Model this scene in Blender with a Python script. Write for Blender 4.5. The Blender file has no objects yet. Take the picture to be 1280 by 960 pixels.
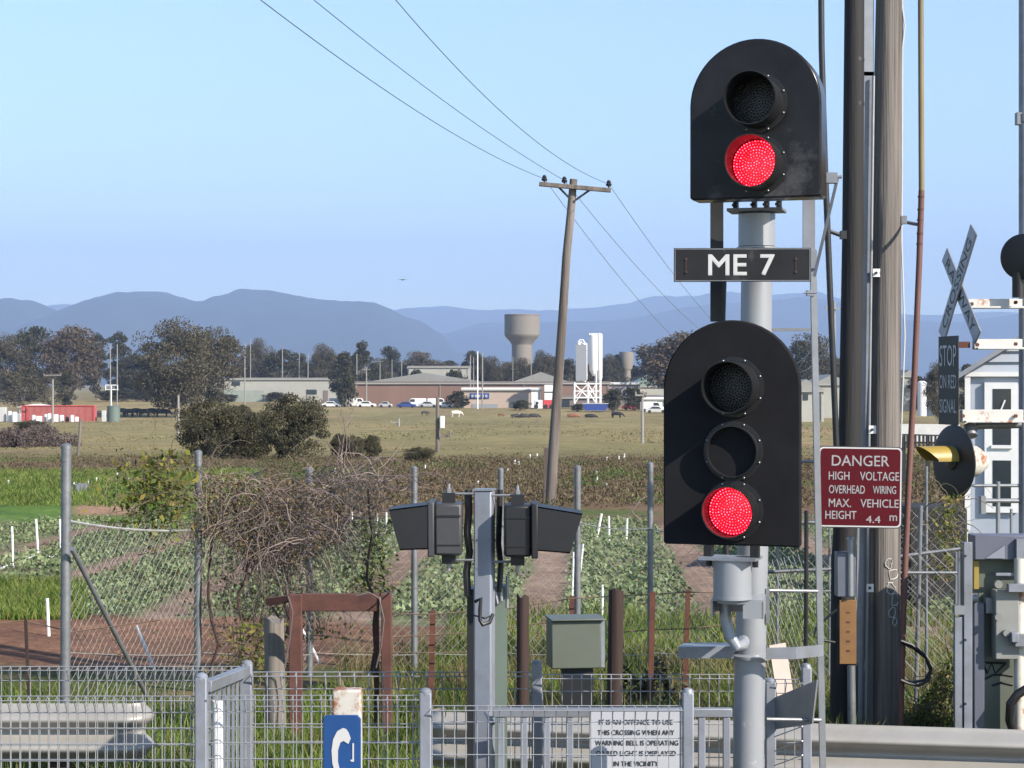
import bpy, bmesh, math, random
import numpy as np
from mathutils import Vector, Matrix, noise
R = math.radians
random.seed(7); rng = np.random.default_rng(7)
scene = bpy.context.scene
col = scene.collection
# ------------------------------------------------------------------ camera, world, sun, exposure
F = 2400.0; H = 2.4
cam = bpy.data.cameras.new('camera'); cam.lens = F/1280*36; cam.sensor_width = 36
cam.clip_start = 0.1; cam.clip_end = 60000
camo = bpy.data.objects.new('camera', cam); col.objects.link(camo)
camo.location = (0, 0, H); camo.rotation_euler = (R(90), 0, 0); scene.camera = camo
EL = 33; AZ = 51
SUN = Vector((math.cos(R(EL))*math.sin(R(AZ)), -math.cos(R(EL))*math.cos(R(AZ)), math.sin(R(EL))))
w = bpy.data.worlds.new('World'); scene.world = w; w.use_nodes = True
nt = w.node_tree; nt.nodes.clear()
sky = nt.nodes.new('ShaderNodeTexSky'); sky.sky_type = 'NISHITA'; sky.sun_disc = False
sky.sun_elevation = R(EL); sky.sun_rotation = R(180-AZ)
sky.air_density = 1.0; sky.dust_density = 0.25; sky.ozone_density = 2.5
bg = nt.nodes.new('ShaderNodeBackground'); bg.inputs[1].default_value = 0.125
wo = nt.nodes.new('ShaderNodeOutputWorld')
nt.links.new(sky.outputs[0], bg.inputs[0]); nt.links.new(bg.outputs[0], wo.inputs[0])
sl = bpy.data.lights.new('sun', 'SUN'); sl.energy = 5.0; sl.angle = R(0.5); sl.color = (1, 0.91, 0.79)
so = bpy.data.objects.new('sun', sl); col.objects.link(so); so.location = (30, -20, 40)
so.rotation_euler = SUN.to_track_quat('Z', 'Y').to_euler()
vs_ = scene.view_settings; vs_.view_transform = 'Standard'; vs_.look = 'None'; vs_.gamma = 1; vs_.exposure = 1.0
try: vs_.use_curve_mapping = False
except Exception: pass
HAZE_DENSITY = 1.15e-4
# ------------------------------------------------------------------ ground profile and pixel mapping
PROF = [(-60,0),(10,0),(12,-.02),(15.5,-.18),(20,-.3),(54,-.5),(90,-1.2),(150,-2.4),(370,-4.1),(430,-3.2),(600,-2.6),(1000,-2.6),(30000,-2.6)]
def gz(Y):
    for (a, za), (b, zb) in zip(PROF, PROF[1:]):
        if Y <= b: return za+(zb-za)*max(0, (Y-a))/(b-a)
    return PROF[-1][1]
def rowof(Y): return 480+F*(H-gz(Y))/Y
def Yrow(py):
    a, b = 5.0, 20000.0
    for _ in range(50):
        m = (a*b)**.5
        if rowof(m) > py: a = m
        else: b = m
    return (a*b)**.5
def P(px, py, Y): return Vector(((px-640)/F*Y, Y, H-(py-480)/F*Y))
def X(px, Y): return (px-640)/F*Y
def Z(py, Y): return H-(py-480)/F*Y
# ------------------------------------------------------------------ materials
ALB = .84
def c3(c): return (c[0]*ALB, c[1]*ALB, c[2]*ALB, 1)
def mat(name, c, rough=.6, metal=0, var=.15, scale=4, bump=0, c2=None, thr=.6, stretch=(1,1,1), soft=.08, bscale=None, spec=None, coat=0):
    m = bpy.data.materials.new(name); m.use_nodes = True
    nt = m.node_tree; N = nt.nodes; L = nt.links
    b = N['Principled BSDF']; b.inputs['Roughness'].default_value = rough; b.inputs['Metallic'].default_value = metal
    if spec is not None: b.inputs['Specular IOR Level'].default_value = spec
    if coat: b.inputs['Coat Weight'].default_value = coat
    tc = N.new('ShaderNodeTexCoord'); mp = N.new('ShaderNodeMapping'); mp.inputs['Scale'].default_value = stretch
    oi = N.new('ShaderNodeObjectInfo')
    add = N.new('ShaderNodeVectorMath'); add.operation = 'ADD'
    mul = N.new('ShaderNodeMath'); mul.operation = 'MULTIPLY'; mul.inputs[1].default_value = 37
    L.new(oi.outputs['Random'], mul.inputs[0]); L.new(tc.outputs['Object'], add.inputs[0]); L.new(mul.outputs[0], add.inputs[1])
    L.new(add.outputs[0], mp.inputs[0])
    n = N.new('ShaderNodeTexNoise'); n.inputs['Scale'].default_value = scale; n.inputs['Detail'].default_value = 6
    n.inputs['Roughness'].default_value = .65
    L.new(mp.outputs[0], n.inputs['Vector'])
    r = N.new('ShaderNodeValToRGB')
    r.color_ramp.elements[0].position = .3; r.color_ramp.elements[0].color = c3([x*(1-var) for x in c])
    r.color_ramp.elements[1].position = .7; r.color_ramp.elements[1].color = c3([min(1, x*(1+var)) for x in c])
    L.new(n.outputs[0], r.inputs[0]); out = r.outputs[0]
    if c2:
        n2 = N.new('ShaderNodeTexNoise'); n2.inputs['Scale'].default_value = scale*.45; n2.inputs['Detail'].default_value = 9
        n2.inputs['Roughness'].default_value = .75; L.new(mp.outputs[0], n2.inputs['Vector'])
        mr = N.new('ShaderNodeMapRange'); mr.inputs[1].default_value = thr-soft; mr.inputs[2].default_value = thr+soft
        L.new(n2.outputs[0], mr.inputs[0])
        mx = N.new('ShaderNodeMix'); mx.data_type = 'RGBA'; L.new(mr.outputs[0], mx.inputs[0])
        L.new(out, mx.inputs[6]); mx.inputs[7].default_value = c3(c2); out = mx.outputs[2]
    L.new(out, b.inputs['Base Color'])
    if bump:
        bp = N.new('ShaderNodeBump'); bp.inputs['Strength'].default_value = bump; bp.inputs['Distance'].default_value = .01
        nb = N.new('ShaderNodeTexNoise'); nb.inputs['Scale'].default_value = bscale or scale*3; nb.inputs['Detail'].default_value = 5
        L.new(mp.outputs[0], nb.inputs['Vector']); L.new(nb.outputs[0], bp.inputs['Height']); L.new(bp.outputs[0], b.inputs['Normal'])
    return m
def leafmat(name, cols, rough=.65, trans=.2):
    m = bpy.data.materials.new(name); m.use_nodes = True
    nt = m.node_tree; N = nt.nodes; L = nt.links
    b = N['Principled BSDF']; b.inputs['Roughness'].default_value = rough; b.inputs['Specular IOR Level'].default_value = .25
    g = N.new('ShaderNodeNewGeometry'); r = N.new('ShaderNodeValToRGB')
    el = r.color_ramp.elements
    while len(el) < len(cols): el.new(.5)
    for i, c in enumerate(cols): el[i].position = i/(len(cols)-1); el[i].color = c3(c)
    L.new(g.outputs['Random Per Island'], r.inputs[0]); 
    tc = N.new('ShaderNodeTexCoord'); n = N.new('ShaderNodeTexNoise'); n.inputs['Scale'].default_value = .6; n.inputs['Detail'].default_value = 3
    L.new(tc.outputs['Object'], n.inputs['Vector'])
    mr = N.new('ShaderNodeMapRange'); mr.inputs[1].default_value=.3; mr.inputs[2].default_value=.7; mr.inputs[3].default_value = .7; mr.inputs[4].default_value = 1.3
    L.new(n.outputs[0], mr.inputs[0])
    vm = N.new('ShaderNodeVectorMath'); vm.operation = 'SCALE'; L.new(r.outputs[0], vm.inputs[0]); L.new(mr.outputs[0], vm.inputs['Scale'])
    L.new(vm.outputs[0], b.inputs['Base Color'])
    t = N.new('ShaderNodeBsdfTranslucent'); L.new(vm.outputs[0], t.inputs[0])
    ms = N.new('ShaderNodeMixShader'); ms.inputs[0].default_value = trans
    L.new(b.outputs[0], ms.inputs[1]); L.new(t.outputs[0], ms.inputs[2]); L.new(ms.outputs[0], N['Material Output'].inputs[0])
    return m
def emat(name, c, s):
    m = mat(name, c, .3, var=0); b = m.node_tree.nodes['Principled BSDF']
    b.inputs['Emission Color'].default_value = (c[0], c[1], c[2], 1); b.inputs['Emission Strength'].default_value = s
    return m
M = {}
M['galv'] = mat('galvanised steel', (.30,.31,.33), .42, .55, .12, 9, .05)
M['galvd'] = mat('weathered galvanised pipe', (.21,.22,.235), .5, .5, .2, 9, .1, c2=(.14,.135,.13), thr=.62)
M['gpaint'] = mat('grey painted steel', (.22,.24,.285), .42, .1, .07, 5, .03, c2=(.15,.155,.16), thr=.56, soft=.12)
M['mast'] = mat('grey mast paint', (.30,.315,.34), .36, .2, .05, 5, .06, c2=(.46,.47,.48), thr=.64, soft=.02, stretch=(1,1,.6))
M['wire'] = mat('galvanised wire', (.40,.41,.42), .35, .5, .15, 20)
M['cwire'] = mat('chainlink wire', (.42,.42,.40), .45, .4, .25, 6)
M['barb'] = mat('rusty wire', (.16,.11,.08), .8, .2, .3, 20)
M['black'] = mat('black signal enamel', (.018,.018,.021), .22, 0, .3, 5, .02, c2=(.075,.075,.08), thr=.64, soft=.06, spec=.15)  # pale grey blotches painted in as mottled reflections
M['blackmatt'] = mat('black signal matt', (.021,.021,.0235), .6, 0, .15, 5, .02, spec=.0)
M['blackin'] = mat('black hood', (.006,.006,.007), .5, 0, .2, 8)
M['lensoff'] = mat('dark lens', (.007,.007,.008), .25, 0, .3, 60, .3)
M['visor'] = mat('black visor plastic', (.008,.008,.010), .5, 0, .2, 8, .05)
M['ledbox'] = mat('charcoal lamp housing', (.045,.045,.05), .5, 0, .12, 8, .05)
M['redglow'] = emat('red lamp glass', (.85,.003,.025), .3)
M['led'] = emat('red led', (1,.06,.10), 2.2)
_n = M['led'].node_tree; _g = _n.nodes.new('ShaderNodeNewGeometry'); _m = _n.nodes.new('ShaderNodeMapRange'); _m.inputs[3].default_value = .9; _m.inputs[4].default_value = 7
_n.links.new(_g.outputs['Random Per Island'], _m.inputs[0]); _n.links.new(_m.outputs[0], _n.nodes['Principled BSDF'].inputs['Emission Strength'])
M['white'] = mat('white paint', (.75,.75,.74), .5, 0, .06, 4)
M['whited'] = mat('dirty white paint', (.50,.50,.49), .55, 0, .1, 4, c2=(.45,.43,.40), thr=.62)
M['letter'] = mat('white lettering', (.50,.50,.50), .4, 0, .04, 10)
M['letterg'] = mat('dull grey lettering', (.30,.29,.30), .5, 0, .15, 20)  # even grey, dimmer than the white lettering
M['letterblack'] = mat('black lettering', (.02,.02,.02), .5, 0, .1, 10)
M['signred'] = mat('red sign face', (.075,.003,.008), .5, 0, .1, 3, spec=.15)
M['signback'] = mat('sign edge', (.02,.02,.02), .5)
M['signwhite'] = mat('white sign face', (.40,.41,.44), .45, 0, .04, 4)
M['blue'] = mat('blue sign enamel', (.012,.06,.20), .35, 0, .12, 4)
M['rust'] = mat('rusty steel', (.095,.036,.027), .85, 0, .3, 7, .3, c2=(.05,.018,.014), thr=.58)
M['rustpost'] = mat('rust picket', (.10,.035,.022), .85, 0, .3, 12, .2)
M['whiterust'] = mat('flaking white paint over rust', (.50,.48,.43), .6, 0, .08, 5, .15, c2=(.26,.09,.03), thr=.55, soft=.03)
M['whiterust2'] = mat('white paint with few rust spots', (.55,.54,.51), .6, 0, .08, 7, .15, c2=(.30,.10,.04), thr=.62, soft=.03)
M['wood'] = mat('weathered pole timber', (.165,.147,.135), .85, 0, .38, 10, .8, c2=(.055,.045,.04), thr=.56, stretch=(3.2,3.2,.06), bscale=26)
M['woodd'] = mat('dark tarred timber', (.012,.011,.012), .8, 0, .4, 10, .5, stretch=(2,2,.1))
M['woodf'] = mat('far pole timber', (.17,.145,.13), .85, 0, .3, 5, .5, c2=(.08,.065,.055), thr=.52, stretch=(2,2,.1))
M['stump'] = mat('old sleeper timber', (.035,.018,.014), .85, 0, .35, 8, .5, stretch=(2,2,.15))
M['stumpgrey'] = mat('grey split timber', (.17,.15,.13), .85, 0, .35, 8, .5, stretch=(2,2,.15))  # paler grey timber for the split stump
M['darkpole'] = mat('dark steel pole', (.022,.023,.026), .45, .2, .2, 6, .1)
M['redpipe'] = mat('old oxide pipe', (.14,.062,.05), .7, 0, .2, 6, .1, stretch=(1,1,.3))
M['olivepipe'] = mat('olive brown pipe', (.20,.16,.085), .7, 0, .2, 6, .1, stretch=(1,1,.3))
M['cable'] = mat('black cable', (.012,.012,.013), .45)
M['cab'] = mat('grey green cabinet', (.10,.115,.092), .5, .1, .07, 3, .03, c2=(.07,.08,.065), thr=.62)
M['cabg'] = mat('pale grey equipment paint', (.22,.225,.215), .5, .05, .1, 4, .03, c2=(.22,.21,.20), thr=.62)
M['plate'] = mat('blue grey steel plate', (.12,.13,.17), .45, .2, .08, 4)
M['yellow'] = mat('yellow visor paint', (.30,.21,.04), .45, 0, .15, 8)
M['orangeplate'] = mat('ochre notice plate', (.19,.095,.03), .6, 0, .15, 10, c2=(.2,.1,.05), thr=.62)
M['hut'] = mat('white weatherboard paint', (.38,.42,.49), .55, 0, .05, 3)
M['glass'] = mat('dark window glass', (.03,.04,.05), .12, 0, .1)
M['roofg'] = mat('grey iron roof', (.28,.29,.32), .5, .2, .1, 3)
M['rail'] = mat('galvanised guard rail', (.34,.325,.30), .5, .3, .08, 3, .08, c2=(.30,.28,.25), thr=.62)
M['brick'] = mat('terracotta cladding', (.20,.12,.09), .8, 0, .08, .3, stretch=(1,1,.1))
M['cream'] = mat('cream pink wall', (.42,.33,.27), .8, 0, .05, .3)
M['cream2'] = mat('pale cream cladding', (.36,.355,.31), .7, 0, .08, .3)
M['gwall'] = mat('grey green cladding', (.26,.29,.25), .7, 0, .1, .3)
M['lav'] = mat('mauve grey wall', (.33,.29,.30), .7, 0, .08, .3)
M['shedroof'] = mat('dull grey roof', (.25,.245,.225), .6, .1, .1, .3)
M['shedroof2'] = mat('brown grey roof', (.17,.14,.13), .7, 0, .1, .3)
M['greenroof'] = mat('sage green roof', (.20,.27,.22), .7, 0, .1, .3)
M['sidingdirty'] = mat('dirty cladding', (.3,.29,.26), .7)
M['concrete'] = mat('tower concrete', (.225,.20,.17), .8, 0, .07, .15, stretch=(1,1,.3))
M['silo'] = mat('white silo steel', (.78,.78,.78), .4, 0, .04, .5)
M['tank'] = mat('green tank', (.12,.16,.135), .6, 0, .1, 1)
M['contred'] = mat('faded red container', (.42,.13,.12), .6, 0, .1, .6)
M['truckred'] = mat('red truck body', (.55,.06,.06), .5, 0, .1, .6)
M['tyre'] = mat('tyre rubber', (.02,.02,.02), .8)
M['bluecar'] = mat('dark blue paint', (.03,.06,.25), .3)
M['silver'] = mat('silver paint', (.5,.51,.53), .3, .3)
M['cowb'] = mat('black hide', (.02,.017,.015), .7, 0, .3, 2)
M['cowr'] = mat('red brown hide', (.22,.08,.04), .7, 0, .3, 2)
M['coww'] = mat('cream hide', (.62,.58,.50), .7, 0, .1, 2)
M['cowbw'] = mat('black and white hide', (.02,.017,.015), .7, 0, .2, 2.5, c2=(.6,.58,.55), thr=.55, soft=.02)
M['pvc'] = mat('white plastic stake', (.80,.80,.80), .45, 0, .05, 6)
M['farpole'] = mat('pale far pole', (.26,.245,.225), .7, 0, .1, 1)
M['bark'] = mat('gum bark', (.20,.17,.14), .9, 0, .35, 1.2, .3)
M['gum'] = leafmat('gum leaves', [(.042,.042,.024),(.085,.075,.043),(.135,.108,.064),(.09,.082,.048)])
M['gumb'] = leafmat('browned gum leaves', [(.050,.043,.029),(.115,.088,.056),(.17,.12,.08),(.10,.085,.056)])
M['gumd'] = leafmat('dark gum leaves', [(.030,.034,.018),(.058,.056,.030),(.095,.082,.044)])
M['bush'] = leafmat('dark bush leaves', [(.030,.032,.018),(.060,.058,.030),(.105,.090,.048),(.07,.066,.036)])
M['weedg'] = leafmat('green weed', [(.035,.055,.014),(.075,.11,.025),(.11,.14,.035)])
M['weedr'] = leafmat('russet weed', [(.07,.052,.032),(.125,.082,.05),(.18,.135,.08),(.11,.09,.045),(.08,.09,.035)])
M['purple'] = leafmat('dead purple weeds', [(.06,.045,.045),(.14,.10,.09),(.09,.075,.055)])
M['crop'] = leafmat('crop leaves', [(.10,.14,.055),(.16,.21,.095),(.23,.29,.15),(.18,.18,.085)])
M['grass'] = leafmat('grass blades', [(.05,.085,.015),(.11,.19,.03),(.19,.24,.05),(.24,.21,.08)], trans=.35)
M['grassdry'] = leafmat('dry grass blades', [(.16,.12,.05),(.27,.20,.10),(.13,.14,.04),(.34,.27,.15)], trans=.3)
M['tussock'] = leafmat('pasture tussock blades', [(.17,.145,.07),(.23,.19,.09),(.15,.145,.06),(.26,.20,.11)], trans=.2)
M['vleaf'] = leafmat('vine leaves', [(.04,.075,.012),(.10,.15,.02),(.22,.24,.04),(.30,.22,.06),(.05,.08,.02)], trans=.35)
M['vdead'] = leafmat('dead vine leaves', [(.08,.05,.03),(.20,.13,.07),(.13,.12,.04),(.28,.20,.11)], trans=.2)
M['stem1'] = leafmat('dead vine stems', [(.06,.045,.04),(.16,.125,.12),(.30,.235,.215),(.12,.09,.09)], trans=0)
M['stem2'] = mat('green brown stem', (.12,.10,.06), .8)
M['pebble'] = mat('stone block', (.40,.36,.33), .8, 0, .2, 8, .2)
M['pinkboard'] = mat('faded pink board', (.62,.50,.44), .7, 0, .08, 8)
# ------------------------------------------------------------------ mesh builder
I4 = Matrix.Identity(4)
def frame(c, deg):          # local x right, y up, z outwards; outward normal turned deg to the left of the viewer
    a = R(deg); n = Vector((-math.sin(a), -math.cos(a), 0)); r = Vector((math.cos(a), -math.sin(a), 0)); u = Vector((0,0,1))
    m = Matrix((( r.x,u.x,n.x,c[0]),(r.y,u.y,n.y,c[1]),(r.z,u.z,n.z,c[2]),(0,0,0,1)))
    return m
class MB:
    def __init__(s, M=None): s.v = []; s.f = []; s.M = M
    def add(s, vs, fs):
        b = len(s.v)
        for v in vs:
            v = Vector(v)
            s.v.append(tuple(s.M @ v) if s.M else tuple(v))
        s.f += [tuple(i+b for i in f) for f in fs]
        return s
    def box(s, x0, x1, y0, y1, z0, z1):
        vs = [(x,y,z) for z in (z0,z1) for y in (y0,y1) for x in (x0,x1)]
        return s.add(vs, [(0,2,3,1),(4,5,7,6),(0,1,5,4),(2,6,7,3),(0,4,6,2),(1,3,7,5)])
    def bar(s, a, b, wx, wy, up=(0,-1,0)):   # rectangular bar from a to b
        a = Vector(a); b = Vector(b); d = (b-a).normalized(); u = Vector(up); x = d.cross(u)
        if x.length < 1e-4: x = d.cross(Vector((1,0,0)))
        x.normalize(); y = x.cross(d).normalized()
        vs = [p + x*sx*wx/2 + y*sy*wy/2 for p in (a,b) for sx,sy in ((-1,-1),(1,-1),(1,1),(-1,1))]
        return s.add(vs, [(3,2,1,0),(4,5,6,7),(0,1,5,4),(1,2,6,5),(2,3,7,6),(3,0,4,7)])
    def tube(s, pts, r, n=8, cap=True):
        pts = [Vector(p) for p in pts]; k = len(pts)
        rs = r if isinstance(r, (list,tuple)) else [r]*k
        vs = []; prev = None
        for i, p in enumerate(pts):
            d = (pts[min(i+1,k-1)]-pts[max(i-1,0)]).normalized()
            if prev is None:
                x = d.cross(Vector((0,0,1)))
                if x.length < .05: x = d.cross(Vector((0,1,0)))
            else: x = prev - d*prev.dot(d)
            x.normalize(); prev = x; y = d.cross(x)
            for j in range(n):
                a = 2*math.pi*j/n; vs.append(p + (x*math.cos(a)+y*math.sin(a))*rs[i])
        fs = [(i*n+j, i*n+(j+1)%n, (i+1)*n+(j+1)%n, (i+1)*n+j) for i in range(k-1) for j in range(n)]
        if cap: fs += [tuple(reversed(range(n))), tuple((k-1)*n+j for j in range(n))]
        return s.add(vs, fs)
    def lathe(s, prof, c=(0,0,0), axis='z', n=32, closed=False):    # prof = [(radius, height)]
        vs = []; c = Vector(c)
        for r, h in prof:
            for j in range(n):
                a = 2*math.pi*j/n; q = (r*math.cos(a), r*math.sin(a), h)
                if axis == 'x': q = (h, q[0], q[1])
                elif axis == 'y': q = (q[0], h, q[1])
                vs.append(c+Vector(q))
        k = len(prof)
        fs = [(i*n+j, i*n+(j+1)%n, ((i+1)%k)*n+(j+1)%n, ((i+1)%k)*n+j) for i in range(k if closed else k-1) for j in range(n)]
        if not closed:
            if prof[0][0] > 1e-6: fs.append(tuple(reversed(range(n))))
            if prof[-1][0] > 1e-6: fs.append(tuple((k-1)*n+j for j in range(n)))
        return s.add(vs, fs)
    def prism(s, pts, z0, z1):
        n = len(pts); vs = [(x,y,z0) for x,y in pts]+[(x,y,z1) for x,y in pts]
        return s.add(vs, [tuple(reversed(range(n))), tuple(range(n,2*n))]+[(i,(i+1)%n,n+(i+1)%n,n+i) for i in range(n)])
    def build(s, name, m, parent=None, smooth=35, bevel=0, loc=None):
        me = bpy.data.meshes.new(name)
        off = Vector((0,0,0))
        if parent is not None:
            p = parent
            while p is not None: off += p.location; p = p.parent
        elif loc is not None: off = Vector(loc)
        else:
            a = np.array(s.v); off = Vector(((a[:,0].min()+a[:,0].max())/2, (a[:,1].min()+a[:,1].max())/2, a[:,2].min()))
        me.from_pydata([tuple(Vector(v)-off) for v in s.v], [], s.f)
        if len(s.f) < 60000:
            bm = bmesh.new(); bm.from_mesh(me); bmesh.ops.recalc_face_normals(bm, faces=bm.faces); bm.to_mesh(me); bm.free()
        if m: me.materials.append(M[m] if isinstance(m, str) else m)
        if smooth:
            me.polygons.foreach_set('use_smooth', [True]*len(me.polygons))
            try: me.set_sharp_from_angle(angle=R(smooth))
            except Exception: pass
        o = bpy.data.objects.new(name, me); col.objects.link(o)
        if parent is not None: o.parent = parent
        else: o.location = off
        if bevel:
            b = o.modifiers.new('bevel', 'BEVEL'); b.width = bevel; b.segments = 2; b.limit_method = 'ANGLE'; b.angle_limit = R(40)
        return o
def split(mb, name, m, parent=None, **k):    # every connected piece becomes an object of its own
    par = list(range(len(mb.v)))
    def fd(i):
        while par[i] != i: par[i] = par[par[i]]; i = par[i]
        return i
    for f in mb.f:
        a = fd(f[0])
        for i in f[1:]: par[fd(i)] = a
    groups = {}
    for f in mb.f: groups.setdefault(fd(f[0]), []).append(f)
    out = []
    for fs in groups.values():
        ids = sorted({i for f in fs for i in f}); mp = {j: i for i, j in enumerate(ids)}
        q = MB(); q.v = [mb.v[i] for i in ids]; q.f = [tuple(mp[i] for i in f) for f in fs]; out.append(q.build(name, m, parent, **k))
    return out
def tag(o, label=None, cat=None, group=None, kind=None):
    if label: o['label'] = label
    if cat: o['category'] = cat
    if group: o['group'] = group
    if kind: o['kind'] = kind
    return o
def thing(name, label, cat, loc, group=None):
    o = bpy.data.objects.new(name, None); col.objects.link(o); o.location = loc; o.empty_display_size = .2
    return tag(o, label, cat, group)
def copy_tree(o, parent=None):
    c = o.copy(); col.objects.link(c); c.parent = parent
    for ch in [x for x in list(o.children)]: copy_tree(ch, c)
    return c
def npmesh(name, verts, faces, m, parent=None, loc=(0,0,0), smooth=False):
    me = bpy.data.meshes.new(name); verts = np.asarray(verts, dtype=np.float32); faces = np.asarray(faces, dtype=np.int32)
    me.vertices.add(len(verts)); me.vertices.foreach_set('co', verts.ravel())
    k = faces.shape[1]
    me.loops.add(faces.size); me.loops.foreach_set('vertex_index', faces.ravel())
    me.polygons.add(len(faces)); me.polygons.foreach_set('loop_start', np.arange(0, faces.size, k, dtype=np.int32))
    me.update(); me.validate()
    me.materials.append(M[m] if isinstance(m, str) else m)
    if smooth: me.polygons.foreach_set('use_smooth', [True]*len(me.polygons))
    o = bpy.data.objects.new(name, me); col.objects.link(o)
    if parent is not None: o.parent = parent
    else: o.location = loc
    return o
def leafquads(pts, size, asp=.5, updown=0.0):      # random diamond leaves at pts; size array or float
    n = len(pts); pts = np.asarray(pts)
    d = rng.normal(size=(n,3)); d /= np.linalg.norm(d, axis=1)[:,None]
    e = rng.normal(size=(n,3))
    if updown: d[:,2] += updown; d /= np.linalg.norm(d, axis=1)[:,None]
    e -= d*(e*d).sum(1)[:,None]; e /= np.linalg.norm(e, axis=1)[:,None]
    s = (np.ones(n)*size*rng.uniform(.6,1.4,n))[:,None]
    q = np.stack([pts-d*s/2, pts+e*s*asp/2-d*s*.05, pts+d*s/2, pts-e*s*asp/2-d*s*.05], 1)
    return q.reshape(-1,3), np.arange(4*n).reshape(n,4)
def blades(pts, h, wd, lean=.35):
    n = len(pts); pts = np.asarray(pts, dtype=float); a = rng.uniform(0, 2*math.pi, n)
    side = np.stack([np.cos(a), np.sin(a), np.zeros(n)], 1)*(wd/2)
    ln = rng.normal(size=(n,3))*lean; ln[:,2] = 1
    hh = (np.asarray(h)*rng.uniform(.5,1.3,n))[:,None]
    tip = pts+ln*hh; mid = pts+ln*hh*.5*np.array([.6,.6,1.1])
    v = np.stack([pts-side, pts+side, mid+side*.8, mid-side*.8, tip], 1).reshape(-1,3)
    i = np.arange(n)*5
    q = np.stack([i,i+1,i+2,i+3],1); t = np.stack([i+3,i+2,i+4,i+4],1)
    return v, q, t
def blade_object(name, pts, h, wd, m, lean=.35):
    v, q, t = blades(pts, h, wd, lean)
    me = bpy.data.meshes.new(name)
    me.from_pydata(v.tolist(), [], q.tolist()+[(a,b,c) for a,b,c,_ in t.tolist()])
    me.materials.append(M[m]); o = bpy.data.objects.new(name, me); col.objects.link(o); return o
def fit_text(body, Mx, cx, cy, wd, ht, m, parent, name='lettering', z=.002, thick=.0, bold=0):
    cu = bpy.data.curves.new('t', 'FONT'); cu.body = body; cu.size = 1; cu.offset = thick; cu.resolution_u = 3
    to = bpy.data.objects.new('t', cu); col.objects.link(to); bpy.context.view_layer.update()
    me = bpy.data.meshes.new_from_object(to.evaluated_get(bpy.context.evaluated_depsgraph_get()))
    bpy.data.objects.remove(to); bpy.data.curves.remove(cu)
    a = np.array([v.co[:] for v in me.vertices]); mn = a.min(0); mx = a.max(0)
    fs = [tuple(p.vertices) for p in me.polygons]; bpy.data.meshes.remove(me)
    mb = MB(Mx)
    for i, (bx, by) in enumerate(((0,0),) if not bold else ((-bold,-bold),(bold,-bold),(-bold,bold),(bold,bold))):
        vs = [((x-(mn[0]+mx[0])/2)/(mx[0]-mn[0])*(wd-2*bold)+cx+bx, (y-(mn[1]+mx[1])/2)/(mx[1]-mn[1])*(ht-2*bold)+cy+by, z+.0004*i) for x,y,_ in a]
        mb.add(vs, fs)
    return mb.build(name, m, parent, smooth=0)
# ------------------------------------------------------------------ ground sheet
def nz(x, y, s, seed=0): return noise.noise(Vector((x*s, y*s, seed*7.3)))
def fbm(x, y, s, seed=0): return nz(x,y,s,seed)+.5*nz(x,y,s*2.1,seed+1)+.25*nz(x,y,s*4.3,seed+2)
def mixc(a, b, t):
    t = max(0, min(1, t)); return [a[i]*(1-t)+b[i]*t for i in range(3)]
def ss(a, b, x):
    t = max(0, min(1, (x-a)/(b-a))); return t*t*(3-2*t)
def wrow(x, Y): return x-.0383*Y
def stripe(w_): return abs(((w_-1.66+1.1) % 2.2)-1.1)
def ground_col(x, Y):
    if Y < 4: return (.12,.115,.11)
    v = rowof(Y); px = 640+x/Y*F
    j = 14*fbm(x, Y, .5, 3)*(1 if Y < 60 else .4)
    vv = v+j*(1 if v > 640 else .5)
    tan = mixc((.27,.21,.10), (.205,.175,.078), .5+.9*fbm(x, Y*.35, .03, 5))
    tan = mixc(tan, (.27,.19,.11), ss(.25,.6, fbm(x, Y*.5, .045, 9)))
    dk = (.125,.115,.050)
    weeds = mixc((.15,.10,.06), (.085,.105,.035), ss(.2,.6, fbm(x, Y, .22, 11)))
    green = mixc((.115,.19,.035), (.07,.13,.03), .5+fbm(x, Y, .8, 13))
    soil = mixc((.29,.205,.155), (.23,.155,.115), .5+fbm(x, Y, 1.2, 15))
    bed = mixc((.15,.175,.085), (.20,.16,.11), .5+fbm(x, Y, 2, 17))
    dirt = mixc((.235,.125,.078), (.16,.085,.055), .5+fbm(x, Y, 1.0, 19))
    c = tan
    c = mixc(c, dk, .55*ss(545,575, vv))
    c = mixc(c, weeds, ss(568,584, vv))
    c = mixc(c, green, ss(592,602, vv)*ss(330,230, px+j*2))
    c = mixc(c, (.30,.19,.12), ss(628,634,v+j*.3)*ss(650,640,v+j*.3)*ss(85,100,px)*ss(185,160,px))
    cr = mixc(soil, bed, ss(.2,.34, stripe(wrow(x,Y))+.1*fbm(x,Y,1.5,21)))
    c = mixc(c, cr, ss(648,664, vv))
    if px < 110: c = mixc(c, green, ss(728,740, vv))
    c = mixc(c, dirt, ss(768,778, vv)*ss(600,480, px+j*3))
    near = mixc((.10,.115,.035), (.22,.16,.09), ss(-.1,.4, fbm(x, Y, 1.1, 23)))
    c = mixc(c, near, ss(790,815, vv) if px > 560 else ss(822,842, vv))
    if v > 1000: c = mixc(c, (.15,.145,.14), ss(1000,1100,v))
    return c
Ys = [-60,-30,-10,0,4]+[5+i for i in range(4)]
r_ = 1000.0
while r_ > 494.2:
    Ys.append(Yrow(r_)); r_ -= 1.5 if r_ > 520 else .8
Ys = sorted(set(Ys)); Ys += [y for y in (1300,2000,3500,6000,9000,13000,19000) if y > Ys[-1]+200]
S = [-3,-2,-1.2,-.8,-.55,-.4]+list(np.linspace(-.33,.33,330))+[.4,.55,.8,1.2,2,3]
vs, cs = [], []
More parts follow.
